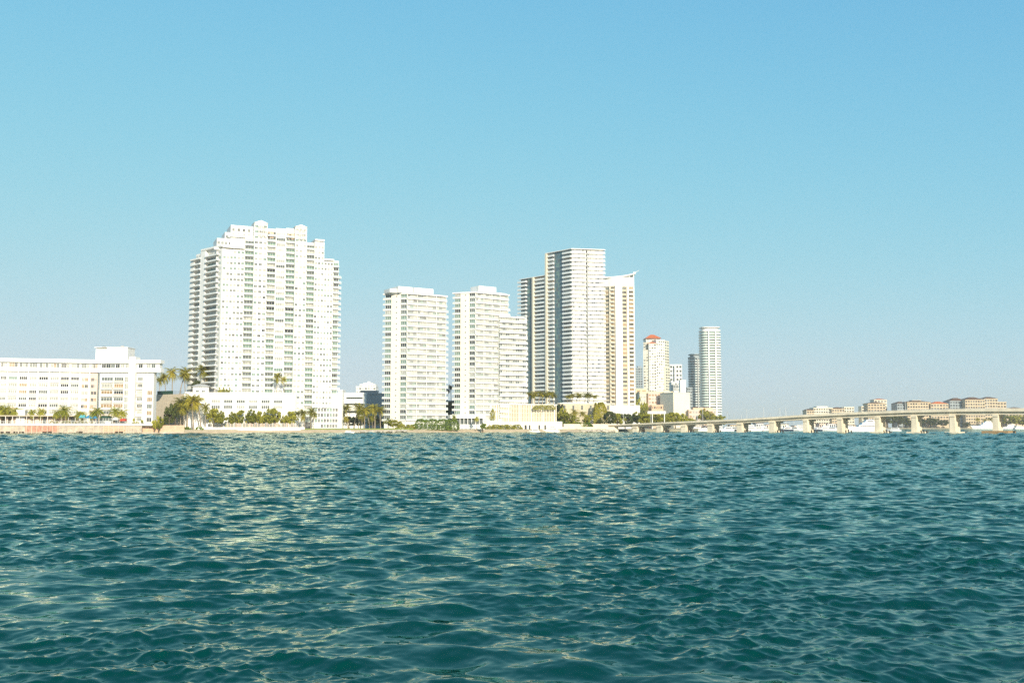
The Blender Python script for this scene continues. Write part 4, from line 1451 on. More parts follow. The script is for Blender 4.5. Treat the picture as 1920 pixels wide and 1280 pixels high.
# ------------------------------------------------------------------ shore walls
fr = Fr(X(-120, 486), 486, X(268, 507), 507)
root = thing("seawall", "stained concrete seawall with a white coping below the long slab block", "seawall", (*fr.p(fr.L * 0.6, 0), 0))
b = MB(); b.box(fr, 0, fr.L, -2.5, 0, -2, Z(797.5, 497), M["seawall"]); b.build("wall_face", root)
b = MB(); b.box(fr, -0.2, fr.L + 5, -2.6, 0.4, Z(797.5, 497) + 0.002, Z(793.5, 497), M["white2"]); b.build("coping", root)
for p0, p1, m in ((-60, -30, "rust"), (50, 61, "rust"), (63, 112, "rust"), (195, 238, "orange")):
    b = MB(); b.box(fr, fr.s_at(p0), fr.s_at(p1), -0.5, 0.06, 0.9, Z(798.3, 497), M[m]); b.build("painted_panel", root)
for p0, p1 in ((-80, -60), (-20, 10), (13, 23), (28, 36), (39, 48), (82, 101), (146, 158), (218, 233)):
    b = MB(); b.box(fr, fr.s_at(p0), fr.s_at(p1), -0.5, 0.08, 0.45, 1.15, M["pile"]); b.build("drain_opening", root)
b = MB(); b.box(fr, 0.1, fr.L - 0.1, -0.5, 0.10, -1.5, 0.42, M["tide"]); b.build("tide_line", root)
b = MB()
rr = random.Random(4)
for k in range(40):
    a = fr.L * (k + 0.3) / 40
    b.box(fr, a, a + 0.25, -0.5, 0.16, -1.5, Z(797.6, 497) - 0.01, M["beige"])
b.build("buttress", root)
fr2 = Fr(X(255, 509), 509, X(347, 517), 517)
root = thing("embankment_wall", "faded orange embankment wall at the foot of the stone podium", "wall", (*fr2.p(fr2.L / 2, 0), 0))
b = MB(); b.prism([fr2.p(0, 0.5), fr2.p(fr2.L, 1.5), fr2.p(fr2.L, -3), fr2.p(0, -3)], -2, Z(797, 512), M["orange"], [fr2.p(0, 0), fr2.p(fr2.L, 0), fr2.p(fr2.L, -3), fr2.p(0, -3)]); b.build("wall_face", root)
b = MB(); b.prism([fr2.p(-8, 3.0), fr2.p(fr2.L, 3.5), fr2.p(fr2.L, 0.2), fr2.p(-8, 0.2)], -1.5, 0.8, M["seawall"], [fr2.p(-8, 1.6), fr2.p(fr2.L, 2.2), fr2.p(fr2.L, 0.2), fr2.p(-8, 0.2)]); b.build("ledge", root)

fr3 = Fr(X(372, 521), 521, X(572, 547.5), 547.5)
root = thing("balustrade", "long white balustrade wall above the beach", "wall", (*fr3.p(fr3.L / 2, 0), GZ - 0.4))
b = MB(); b.box(fr3, 0, fr3.L, -0.6, 0, 0.6, GZ + 1.0, M["white2"]); b.box(fr3, -0.1, fr3.L + 0.1, -0.7, 0.12, GZ + 1.001, GZ + 1.25, M["white2"]); b.build("wall_face", root)
b = MB()
k = 0.0
while k < fr3.L:
    b.box(fr3, k, k + 0.3, -0.5, 0.06, 0.7, GZ + 0.95, M["cream"]); k += 3.4
b.build("pilaster", root)
fr4 = Fr(X(425, 533), 533, X(555, 550), 550)
root = thing("garden_fence", "pale slatted garden fence behind the balustrade", "fence", (*fr4.p(fr4.L / 2, 0), GZ))
b = MB()
k = 0.0
while k < fr4.L:
    b.box(fr4, k, k + 0.45, -0.1, 0.03 * math.sin(k * 7), GZ - 0.1, GZ + 3.4 + 0.5 * math.sin(k * 1.7) * math.sin(k * 0.5), M["pinkish"] if int(k * 2.3) % 3 else M["grey"]); k += 0.72
b.build("slat_panel", root)
b = MB()
k = 0.0
while k < fr4.L:
    b.box(fr4, k, k + 0.2, -0.35, -0.12, GZ - 0.1, GZ + 3.6, M["white"]); k += 4.2
b.build("post", root)

# promenade in front of the slab block
pf = Fr(X(-110, 490), 490, X(262, 509), 509)
root = thing("balustrade", "white promenade railing along the top of the seawall", "railing", (*pf.p(pf.L * .6, 0), GZ))
b = MB()
zb = Z(793.3, 498)
b.box(pf, 0, pf.L, -0.9, -0.8, zb + 1.0, zb + 1.1, M["white2"])
b.box(pf, 0, pf.L, -0.88, -0.82, zb + 0.5, zb + 0.56, M["white2"])
b.build("rail", root)
b = MB()
k = 0.0
while k < pf.L:
    b.box(pf, k, k + 0.12, -0.92, -0.78, zb - 0.4, zb + 1.1, M["white2"]); k += 1.5
b.build("post", root)
pg = Fr(X(-70, 498), 498, X(147, 508), 508)
root = thing("covered_walkway", "long flat roofed covered walkway with slim white posts in front of the slab block", "pergola", (*pg.p(pg.L * .6, 0), GZ))
zr = Z(780, 503)
b = MB(); b.box(pg, 0, pg.L, -4, 0.3, zr, zr + 0.45, M["beige"]); b.build("roof", root)
k = 0.4
while k < pg.L:
    b = MB(); b.box(pg, k, k + 0.22, -0.3, -0.05, GZ, zr - 0.003, M["white2"]); b.build("post", root); k += 3.3
b = MB(); b.box(pg, 0.2, pg.L, -4.2, -4.0, GZ, zr - 0.003, M["pinkish"])
k = 0.6
while k < pg.L - 3:
    if rr.random() < .72:
        b.box(pg, k, k + rr.uniform(1.2, 3.0), -4.0, -3.9, GZ + 0.4, zr - 0.4, M["pile"] if rr.random() < .6 else M["g_mid"])
    k += 3.3
b.build("back_wall", root)


def canopy(px0, px1, Y, y0, y1, m, label):
    f = Fr.px(px0, Y, px1, Y)
    root = thing("shade_canopy", label, "canopy", (*f.p(f.L / 2, -1.5), GZ))
    za, zc = Z(y1, Y), Z(y0, Y)
    b = MB(); b.prism([f.p(0, 0), f.p(f.L, 0), f.p(f.L, -3.5), f.p(0, -3.5)], za, zc, M[m], [f.p(f.L * .15, -1.2), f.p(f.L * .85, -1.2), f.p(f.L * .85, -2.2), f.p(f.L * .15, -2.2)]); b.build("canvas_top", root)
    for a, d in ((0.15, -0.15), (f.L - 0.15, -0.15), (0.15, -3.3), (f.L - 0.15, -3.3)):
        b = MB(); q = f.p(a, d); b.tube([(*q, GZ), (*q, za)], 0.07, M["alu"], 6); b.build("post", root)


canopy(149, 160, 503, 777.5, 783, "teal", "teal canvas shade canopy left of the blue one")
canopy(161, 182, 504, 778.5, 784, "blue", "blue canvas shade canopy on the promenade")
canopy(187, 208, 506, 779, 783.5, "netting", "dark green shade canopy right of the blue one")
canopy(225, 236, 503, 784.5, 789, "red", "small red shade canopy near the stair shaft")
canopy(212, 222, 503, 782, 787, "white2", "small white shade canopy beside the red one")
bx = Fr.px(32, 505, 48, 506)
root = thing("kiosk", "plain pale grey kiosk above the covered walkway", "kiosk", (*bx.p(bx.L / 2, -2), GZ))
b = MB(); b.box(bx, 0, bx.L, -4.5, -0.0, GZ, Z(768.5, 505), M["alu"]); b.build("wall", root)
b = MB(); b.box(bx, -0.3, bx.L + 0.3, -4.8, 0.3, Z(768.5, 505) + 0.003, Z(767.6, 505), M["white2"]); b.build("roof", root)

# riprap and low wall at the root of the bridge
fr5 = Fr(X(1050, 634), 634, X(1158, 652), 652)
root = thing("retaining_wall", "low pale retaining wall leading up to the bridge", "wall", (*fr5.p(fr5.L / 2, 0), 0))
b = MB(); b.prism([fr5.p(-2, 0.6), fr5.p(fr5.L, 0.6), fr5.p(fr5.L, -2), fr5.p(-2, -2)], -2, Z(800.0, 643), M["bridge"]); b.build("wall_face", root)
b = MB(); b.prism([fr5.p(4, -2.6), fr5.p(fr5.L, -2.6), fr5.p(fr5.L, -3.2), fr5.p(4, -3.2)], GZ, Z(794.5, 645), M["pinkish"]); b.build("upper_wall", root)
vw = Fr.px(1046, 690, 1144, 700)
root = thing("garden_wall", "beige planted podium wall below the tall glassy tower", "wall", (*vw.p(vw.L / 2, 0), GZ))
b = MB(); b.box(vw, 0, vw.L, -8, 0, GZ, Z(757, 695), M["beige"]); b.box(vw, -0.3, vw.L + .3, -8, 0.35, Z(757, 695) + 0.003, Z(755.5, 695), M["white2"]); b.build("wall_face", root)
b = MB()
for k in range(12):
    a = vw.L * (k + 0.3) / 12
    b.box(vw, a, a + 1.3, -0.2, 0.06, Z(768, 695), Z(760, 695), M["g_mid"] if k % 2 else M["peach"])
b.build("opening", root)
vb = Fr.px(1140, 740, 1200, 745)
root = thing("garden_wall", "white louvred wall at the foot of the crowned tower", "wall", (*vb.p(vb.L / 2, 0), GZ))
b = MB(); b.box(vb, 0, vb.L, -8, 0, GZ, Z(759.5, 742), M["white2"]); b.build("wall_face", root)
b = MB()
for k in range(22):
    a = vb.L * (k + 0.3) / 22
    b.box(vb, a, a + 0.4, -0.1, 0.2, Z(771, 742), Z(760.5, 742), M["cream"])
b.build("louver_screen", root)

qw = Fr.px(1300, 1010, 1640, 1060)
root = thing("quay", "long low tan quay with sheds behind the moored boats", "quay", (*qw.p(qw.L / 2, 0), 0))
b = MB(); b.box(qw, 0, qw.L, -14, 0, -2, 2.2, M["tan"]); b.build("wall_face", root)
rq = random.Random(15)
a = 2.0
while a < qw.L - 14:
    wq = rq.uniform(6, 15); hq = rq.uniform(2.2, 5.0)
    b = MB(); b.box(qw, a, a + wq, -11, -3, 2.2, 2.2 + hq, M[rq.choice(["pinkish", "offwhite", "tan", "cream", "lightgrey"])])
    b.box(qw, a - 0.4, a + wq + 0.4, -11.4, -2.6, 2.203 + hq, 2.6 + hq, M[rq.choice(["grey", "brownroof", "offwhite"])])
    k = a + 0.6
    while k < a + wq - 2:
        b.box(qw, k, k + 1.3, -3.1, -2.96, 2.6, 2.2 + hq * 0.75, M["g_dark"]); k += 2.4
    b.build("shed", root)
    a += wq + rq.uniform(1.5, 9)
# ------------------------------------------------------------------ vegetation
def palm_proto(seed, h=9.0, lean=0.8, nf=20, fl=4.3, m="palm", trunk="bark"):
    r = random.Random(seed)
    tp = []
    for i in range(7):
        t = i / 6
        tp.append((lean * t * t, 0.25 * math.sin(t * 2.5), h * t))
    b = MB()
    b.tube([(0, 0, -0.6)] + tp, [0.34, 0.32, 0.24, 0.2, 0.18, 0.17, 0.16, 0.2], M[trunk], 8)
    tr = b
    c = Vector(tp[-1])
    b = MB()
    k = b.mi(M[m])
    for f in range(nf):
        az = 2 * math.pi * (f * 0.382 + r.uniform(-.04, .04))
        up = math.radians(r.uniform(-38, 74))
        L = fl * r.uniform(0.8, 1.12) * (0.9 if up < 0 else 1.0)
        d = Vector((math.cos(az), math.sin(az), 0))
        side = Vector((-d.y, d.x, 0))
        pts = []
        p = c.copy(); a = up
        ns = 7
        for i in range(ns + 1):
            pts.append(p.copy())
            p = p + (d * math.cos(a) + Vector((0, 0, 1)) * math.sin(a)) * (L / ns)
            a -= math.radians(r.uniform(10, 17))
        for i in range(ns):
            p, q = pts[i], pts[i + 1]
            t = (i + 0.5) / ns
            wd = 0.72 * math.sin(math.pi * min(1, 0.16 + t * 0.86)) * fl / 3.6
            for s in (-1, 1):
                for sub in range(2):
                    u0, u1 = p.lerp(q, sub * 0.5), p.lerp(q, sub * 0.5 + 0.42)
                    fwd = (q - p) * 0.9
                    tip = (u0 + u1) * 0.5 + side * s * wd * r.uniform(.85, 1.15) + fwd * 0.6 - Vector((0, 0, wd * r.uniform(0.25, 0.75)))
                    b0 = len(b.v)
                    b.v += [tuple(u0), tuple(u1), tuple(tip)]
                    b.f.append((b0, b0 + 1, b0 + 2)); b.m.append(k)
        b.tube([tuple(x) for x in pts[:5]], [0.05, 0.045, 0.04, 0.03, 0.02], M[m], 4, False)
    return tr, b


def tree_proto(seed, h=8.0, rx=3.6, rz=3.0, n=26, m="leaf", per=46, leaf=0.5):
    r = random.Random(seed)
    tr = MB()
    cz = h - rz
    tr.tube([(0, 0, -0.6), (0.1, 0, h * 0.25), (0.05, 0.1, h * 0.5)], [0.32, 0.26, 0.2], M["bark2"], 8)
    b = MB(); k = b.mi(M[m])
    for c in range(n):
        while True:
            v = Vector((r.uniform(-1, 1), r.uniform(-1, 1), r.uniform(-1, 1)))
            if 0.35 < v.length < 1:
                break
        ce = Vector((v.x * rx, v.y * rx, cz + v.z * rz * (1.0 if v.z > 0 else 0.75)))
        if c < 6:
            tr.tube([(0.05, 0.1, h * 0.42), (ce.x * .5, ce.y * .5, (h * .45 + ce.z) * .52), tuple(ce)], [0.14, 0.09, 0.04], M["bark2"], 5)
        cr = r.uniform(0.55, 1.05) * rx * 0.34
        for q in range(per):
            dv = Vector((r.gauss(0, 1), r.gauss(0, 1), r.gauss(0, 1))).normalized() * cr * r.uniform(0.55, 1.0)
            dv.z *= 0.75
            p = ce + dv
            nn = (dv.normalized() + Vector((r.gauss(0, .6), r.gauss(0, .6), r.gauss(0, .6)))).normalized()
            a = nn.orthogonal().normalized(); bb = nn.cross(a)
            w = r.uniform(0, 6.28)
            a, bb = a * math.cos(w) + bb * math.sin(w), bb * math.cos(w) - a * math.sin(w)
            s = leaf * r.uniform(0.6, 1.2)
            b0 = len(b.v)
            b.v += [tuple(p - a * s), tuple(p + bb * s * 0.45), tuple(p + a * s), tuple(p - bb * s * 0.45)]
            b.f.append((b0, b0 + 1, b0 + 2, b0 + 3)); b.m.append(k)
    return tr, b


PRO = {}


def plant_proto(key, name, cat, tr, cr, crown="crown"):
    root = thing(name, "x", cat)
    tr.build("trunk", root, True)
    cr.build(crown, root)
    PRO[key] = [root, False, None]


for i in range(4):
    plant_proto(f"palm{i}", "palm_tree", "palm tree", *palm_proto(100 + i, 9.0, (0.9, -1.3, 0.3, 2.2)[i], 36))
    plant_proto(f"tree{i}", "broadleaf_tree", "tree", *tree_proto(120 + i, 8.0, 3.6, 3.1, 26, "leaf"))
for i in range(2):
    plant_proto(f"young{i}", "palm_tree", "palm tree", *palm_proto(140 + i, 6.0, (0.4, -.5)[i], 30, 3.4, "palmy"))
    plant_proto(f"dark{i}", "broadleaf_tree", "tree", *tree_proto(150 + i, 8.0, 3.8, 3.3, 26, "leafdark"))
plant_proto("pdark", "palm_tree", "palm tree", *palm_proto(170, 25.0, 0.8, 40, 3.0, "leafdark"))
plant_proto("shrub0", "shrub", "shrub", *tree_proto(160, 2.2, 1.5, 1.1, 12, "leaf", 36, 0.32))
plant_proto("shrub1", "shrub", "shrub", *tree_proto(161, 2.2, 1.5, 1.1, 12, "hedge", 36, 0.32))


def plant(key, px, ytop, Y, zbase, label, group=None, wide=1.0, rot=None):
    """stands a plant at depth Y with its top where the photo has it"""
    proto = PRO[key]
    h = 26.6 if key == "pdark" else {"p": 10.6, "y": 7.6, "t": 8.2, "d": 8.2, "s": 2.3}[key[0]]
    ht = Z(ytop, Y) - zbase
    o = proto[0]
    if proto[1]:
        o = copy_tree(proto[0])
        if "group" in o:
            del o["group"]
    proto[1] = True
    k = ht / h
    if key[0] == "p" or key[0] == "y":
        cw = wide
    else:
        cw = wide
    o.location = (X(px, Y, zbase + ht * .7), Y, zbase)
    o.scale = (cw, cw, k)
    if key[0] in "py":      # keep the crown's own shape: lengthen only through an even scale
        o.scale = (k * cw, k * cw, k)
    o.rotation_euler.z = R.uniform(0, 6.28) if rot is None else rot
    o["label"] = label
    if group:
        o["group"] = group
    return o


# roof terrace palms
tz = POD_Z
row = [(300, 708, 566), (312, 700, 568), (323, 691, 570), (338, 690, 572), (348, 697, 566)]
for i, (p, y, Y) in enumerate(row):
    plant(f"palm{i % 4}", p, y, Y, tz - 2, f"{ordinal(i, len(row))} palm in the terrace clump left of the tallest tower", "palms on the podium terrace", .82)
plant("dark0", 371, 711, 566, tz - 1, "dark bushy tree behind the terrace pavilion roof", None, 0.9)
plant("palm1", 388, 685, 562, tz - 1, "tallest terrace palm rising behind the pavilion", "palms on the podium terrace", 0.85)
plant("palm3", 400, 690, 564, tz - 1, "terrace palm just right of the tallest one behind the pavilion", "palms on the podium terrace", 0.9)
plant("palm2", 519, 699, 556, tz - 1, "taller of the two thin palms before the white tower's foot", "palms on the podium terrace", 0.72)
plant("palm0", 534, 707, 557, tz - 1, "shorter of the two thin palms before the white tower's foot", "palms on the podium terrace", 0.72)
for i, (p, y) in enumerate([(413, 725), (420, 724.5), (427, 725)]):
    plant("shrub0", p, y, 549, tz, f"{ordinal(i, 3)} shrub of three on the podium roof edge", "shrubs on the podium roof", 1.0)

# below the podium
row = [(338, 748, 536, 0, .95), (352, 744, 534, 2, 1.0), (364, 741, 531, 1, 1.0), (377, 744, 533, 3, .95), (346, 757, 528, 1, .85), (386, 757, 531, 2, .75)]
for i, (p, y, Y, k, wd) in enumerate(row):
    plant(f"palm{k}", p, y, Y, GZ - .3, f"{['leftmost tall', 'second tall', 'tallest', 'fourth tall', 'shorter front', 'small right hand'][i]} palm of the clump at the podium's stone corner", "palms at the stone corner", wd)
plant("dark1", 318, 757, 534, GZ - .5, "dark leaning tree against the tan stone wall", None, 0.95)
plant("dark0", 329, 752, 537, GZ - .5, "dark tree between the stone wall and the palm clump", None, 0.95)
plant("dark1", 306, 779, 530, GZ - .5, "low dark tree at the foot of the stone wall", None, 0.7)
row = [(401, 764, 538, 1.35, 2, "widest round tree in the row before the podium"), (416, 769, 537, 1.0, 0, "round tree touching the widest one before the podium"), (436, 772, 541, .7, 3, "smallest round tree in the row before the podium"), (449, 765, 541, 1.0, 1, "upright tree centred before the podium windows"),
       (473, 766, 543, 1.15, 0, "broad tree just right of the podium's middle"), (486, 769, 544, .85, 2, "narrow tree merged with the broad one before the podium"), (505, 767, 546, 1.05, 3, "pale tree left of the pointed one before the podium"), (516, 761, 547, .95, 1, "pointed tree before the podium's rounded end"),
       (531, 777, 549, .5, 0, "thin dark tree beyond the podium's rounded end"), (546, 769, 550, 1.1, 2, "last round tree beside the palms under the white tower")]
for p, y, Y, wd, k, lab in row:
    plant(f"tree{k}", p, y, Y, GZ - .3, lab, "round trees before the podium", wd * .82)
row = [(560, 771, 551, 0, .75), (572, 768, 553, 1, .85), (583, 765, 555, 2, .85), (588, 773, 553, 3, .7), (566, 779, 549, 1, .7)]
for i, (p, y, Y, k, wd) in enumerate(row):
    plant(f"palm{k}", p, y, Y, GZ - .3, f"{['first', 'second', 'tallest', 'last', 'short front'][i]} palm of the clump before the white tower's base", "palms under the white tower", wd)
for i, p in enumerate((349, 354, 370, 377)):
    plant("shrub1", p, 798.5, 522, GZ - 0.6, f"{ordinal(i, 4)} clipped shrub on the sand near the balustrade end", "shrubs by the balustrade", 0.9)
for i in range(13):
    p = 428 + i * 10
    plant("shrub0", p, 787 + 2.5 * math.sin(i * 2.2), 541 + i * 1.1, GZ - .3, f"{ordinal(i, 13)} shrub along the pale slatted fence", "shrubs along the slatted fence", 1.25)

# beside the garage
row = [(642, 770, 590, 2, .9), (653, 759, 585, 0, 1.05), (664, 757, 588, 3, 1.0), (672, 768, 580, 1, .9), (683, 763, 586, 2, .95), (693, 766, 590, 3, .9), (703, 758, 592, 1, 1.0), (714, 763, 590, 0, .9), (647, 781, 576, 1, .9), (679, 780, 575, 0, .8), (698, 779, 577, 2, .8)]
names = ["short edge", "full headed", "leaning", "low front", "middle", "slim", "tall", "rightmost tall", "bushy left front", "bushy middle front", "bushy right front"]
for i, (p, y, Y, k, wd) in enumerate(row):
    plant(f"palm{k}", p, y, Y, GZ - .3, f"{names[i]} palm of the grove before the white garage", "palm grove before the white garage", wd)
for i, (p, y, Y) in enumerate([(655, 779, 596), (676, 777, 598), (700, 778, 599), (718, 781, 600)]):
    plant(f"dark{i % 2}", p, y, Y, GZ - .4, f"{ordinal(i, 4)} dark bush under the palm grove", "dark bushes under the palms", 1.0)
row = [(728, 783, 576), (737, 785, 577), (748, 789, 578)]
for i, (p, y, Y) in enumerate(row):
    plant(f"tree{i}", p, y, Y, GZ - .3, f"{ordinal(i, 3)} low green tree before the lone banded tower", "low trees before the banded tower", .75)
# tall dark tree between the banded towers
plant("pdark", 846, 720, 640, GZ, "tall dark palm in the gap between the two banded towers", None, 1.0)
plant("pdark", 838, 727, 645, GZ, "slightly shorter dark palm in the gap between the two banded towers", None, .85)
plant("dark0", 844, 750, 632, GZ, "broad dark tree in the gap between the banded towers", None, 1.2)
plant("young0", 852, 776, 590, GZ, "small bright palm at the right end of the clipped hedge", None, .75)
plant("young1", 893, 778, 596, GZ, "small bright palm before the columned entrance hall", None, .75)
plant("shrub1", 905, 791, 594, GZ - .3, "green shrub beside the louvred garage's base", None, 1.5)


def hedge(label, p0, p1, Y0, Y1, ytop, dep, m, seed, n=2600, wob=0.5, name="hedge", cat="hedge", zb=GZ - 0.4, leaf=0.3):
    r = random.Random(seed)
    f = Fr.px(p0, Y0, p1, Y1)
    h = Z(ytop, (Y0 + Y1) / 2) - zb
    root = thing(name, label, cat, (*f.p(f.L / 2, 0), zb))
    b = MB(); k = b.mi(M[m])
    for i in range(n):
        a = r.uniform(0, f.L)
        hh = h * (1 - wob * (0.5 + 0.5 * math.sin(a * 0.9 + seed)) * (0.4 + 0.3 * math.sin(a * 2.3)) * 0.7)
        edge = min(a, f.L - a) / 2.0
        if edge < 1:
            hh *= 0.55 + 0.45 * edge
        t = r.random()
        if t < 0.6:
            d, z = 0.3 * r.gauss(0, 1), hh * r.random()
        else:
            d, z = -r.uniform(0, dep), hh * r.uniform(0.9, 1.04)
        q = Vector((*f.p(a, d), zb + z))
        nn = Vector((f.n[0], f.n[1], 0.6 if t < .6 else 2)) + Vector((r.gauss(0, .8), r.gauss(0, .8), r.gauss(0, .8)))
        nn.normalize()
        u = nn.orthogonal().normalized(); w_ = nn.cross(u); s = leaf * r.uniform(.7, 1.6)
        b0 = len(b.v)
        b.v += [tuple(q - u * s), tuple(q + w_ * s * .6), tuple(q + u * s), tuple(q - w_ * s * .6)]
        b.f.append((b0, b0 + 1, b0 + 2, b0 + 3)); b.m.append(k)
    b.build("foliage", root)
    b = MB()
    k = 0.8
    while k < f.L:
        q = f.p(k, -dep * .4)
        b.tube([(*q, zb), (q[0] + .1, q[1], zb + h * .6)], [0.12, 0.05], M["bark2"], 5); k += 1.6
    b.build("stems", root)


hedge("long bright green clipped hedge before the lone banded tower", 778, 862, 575, 586, 786, 3.0, "hedge", 1, 3600, .4)
hedge("lower ragged hedge left of the long clipped one", 742, 779, 572, 575, 796, 2.0, "leaf", 2, 1300, .8)
hedge("green planting along the foot of the louvred garage", 912, 980, 611.5, 617.5, 796, 0.8, "leaf", 12, 1500, .8)
hedge("low green planting on the shore right of the louvred garage", 1052, 1112, 640, 646, 792, 3.0, "hedge", 13, 2200, .8)
hedge("thin hedge running behind the seawall promenade railing", 90, 180, 502, 507, 789, 0.6, "vine", 3, 1500, .9)

hedge("yellow green creeper covering the planted wall below the glassy tower", 1113, 1140, 684, 688, 755.5, 2.5, "vine", 5, 3800, .3, "creeper", "climbing plant", GZ, .38)
hedge("yellow creeper hanging over the louvred garage's far top corner", 1000, 1042, 620.5, 624.5, 759, 1.0, "vine", 6, 900, .5, "creeper", "climbing plant", Z(768, 622), .26)
hedge("green creeper climbing the louvres beside the stair tower", 920, 928, 614.5, 615.5, 761, .3, "vine", 7, 420, .2, "creeper", "climbing plant", LG_B + 1, .24)
# roof garden palms on the louvred garage and next to it
row = [989, 996, 1003, 1010, 1017, 1024, 1031, 1038]
for i, p in enumerate(row):
    plant(f"palm{i % 4}", p, 736 + 3 * math.sin(i * 1.9), 636 + (i % 3) * 2, LG_T, f"{ordinal(i, len(row))} palm in the row on the louvred garage roof", "palms on the louvred garage roof", 1.6)
row = [1064, 1072, 1080, 1088, 1096, 1104, 1112]
for i, p in enumerate(row):
    plant(f"palm{(i + 1) % 4}", p, 738.5 + 2.5 * math.sin(i * 2.3 + 1), 712 + (i % 3) * 2, Z(757, 700), f"{ordinal(i, len(row))} palm in the row under the tall glassy tower", "palms under the glassy tower", 1.65)
row = [(1049, 752, 668, "dark1", 1.0, "dark tree at the louvred garage's right corner"), (1057, 763, 660, "tree0", 1.1, "olive tree right of the louvred garage"), (1066, 770, 656, "tree1", 1.2, "olive tree behind the shore lamp"), (1078, 768, 662, "palm2", .9, "dry palm before the planted garden wall"),
       (1090, 772, 664, "palm0", .9, "second dry palm before the planted garden wall"), (1080, 781, 656, "tree3", 1.1, "low olive tree under the two dry palms"), (1102, 776, 666, "tree2", .9, "brownish tree left of the yellow creeper"), (1055, 785, 650, "shrub1", 3.0, "wide green shrub on the shore right of the louvred garage")]
for p, y, Y, k, wd, lab in row:
    plant(k, p, y, Y, GZ, lab, None, wd)
row = [(1144, 769, 672, 1.1), (1158, 772, 676, 1.15), (1172, 774, 690, 1.0), (1185, 773, 694, 1.0), (1196, 771, 700, 1.1), (1207, 772, 700, 1.0), (1218, 774, 702, 1.0), (1231, 775, 704, 1.0), (1243, 773, 706, 1.1), (1254, 770, 708, 1.15), (1266, 772, 712, 1.15), (1277, 776, 716, 1.1), (1288, 780, 720, 1.0), (1297, 783, 722, .8)]
for i, (p, y, Y, wd) in enumerate(row):
    plant("dark%d" % (i % 2) if i in (0, 2, 3) else f"tree{i % 4}", p, y, Y, GZ, f"{ordinal(i, len(row))} tree in the row along the causeway", "trees along the causeway", wd * 1.25)
for i, (p, y, Y) in enumerate([(1198, 744, 1100), (1206, 750, 1090), (1200, 757, 1080), (1210, 763, 1070)]):
    plant(f"tree{i}", p, y, Y, GZ, f"{['highest', 'second highest', 'third highest', 'lowest'][i]} tree of the stand below the yellow low building", "trees below the yellow building", 1.6)
for i, (p, y, Y) in enumerate([(1318, 765, 1118), (1329, 766, 1118), (1346, 778, 1000), (1353, 779, 1010)]):
    plant(f"tree{i}", p, y, Y, GZ, ["tree on the terracotta building's roof left side", "tree on the terracotta building's roof right side", "small tree at the foot of the last rounded tower", "outermost small tree at the tip of the land"][i], None, 1.7)
# promenade palms
row = [(3, 757, 1.3), (14, 759, 1.2), (27, 761, 1.1), (62, 764, .8), (76, 763, .8), (106, 766, .9), (116, 758, 1.1), (123, 766, .9), (146, 768, .9), (157, 769, .8), (176, 767, 1.0), (186, 761, 1.1), (213, 761, 1.1), (226, 765, 1.1)]
for i, (p, y, wd) in enumerate(row):
    plant(f"young{i % 2}", p, y, 506, GZ, f"{ordinal(i, len(row))} small bright palm before the long slab block", "small palms before the slab block", wd * .9)
for i, (p, y) in enumerate([(250, 783), (262, 786), (290, 778), (298, 783)]):
    plant("shrub0", p, y, 511, GZ, f"{ordinal(i, 4)} shrub by the right end of the seawall", "shrubs at the seawall end", 1.4)
# island trees
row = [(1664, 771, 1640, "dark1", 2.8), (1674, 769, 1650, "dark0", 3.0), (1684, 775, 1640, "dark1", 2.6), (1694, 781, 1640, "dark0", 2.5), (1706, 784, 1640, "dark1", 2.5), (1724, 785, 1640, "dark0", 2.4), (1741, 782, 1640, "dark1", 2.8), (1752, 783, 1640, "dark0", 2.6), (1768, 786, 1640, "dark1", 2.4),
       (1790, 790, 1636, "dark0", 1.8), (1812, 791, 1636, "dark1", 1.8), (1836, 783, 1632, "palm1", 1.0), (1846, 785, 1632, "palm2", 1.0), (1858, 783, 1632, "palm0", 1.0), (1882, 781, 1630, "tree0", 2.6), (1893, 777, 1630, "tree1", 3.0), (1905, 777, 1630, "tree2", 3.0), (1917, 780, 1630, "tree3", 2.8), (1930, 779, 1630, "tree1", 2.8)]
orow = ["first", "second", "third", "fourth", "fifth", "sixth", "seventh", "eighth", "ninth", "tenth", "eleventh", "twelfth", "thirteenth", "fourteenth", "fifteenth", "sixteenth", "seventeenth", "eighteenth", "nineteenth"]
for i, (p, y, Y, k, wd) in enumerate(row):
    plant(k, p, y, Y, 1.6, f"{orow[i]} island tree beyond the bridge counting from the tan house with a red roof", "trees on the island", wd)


# ------------------------------------------------------------------ shore stones
def rock(seed, s):
    r = random.Random(seed)
    bm = bmesh.new()
    bmesh.ops.create_icosphere(bm, subdivisions=2, radius=1.0)
    ph = [r.uniform(0, 6) for _ in range(6)]
    for v in bm.verts:
        p = v.co
        k = 1 + 0.22 * math.sin(2.3 * p.x + ph[0]) + 0.18 * math.sin(3.1 * p.y + ph[1]) + 0.15 * math.sin(4.0 * p.z + ph[2]) + r.uniform(-.07, .07)
        v.co = Vector((p.x * k * 1.3, p.y * k, p.z * k * 0.7)) * s
    me = bpy.data.meshes.new("boulder"); bm.to_mesh(me); bm.free()
    me.materials.append(M["rock"])
    return me


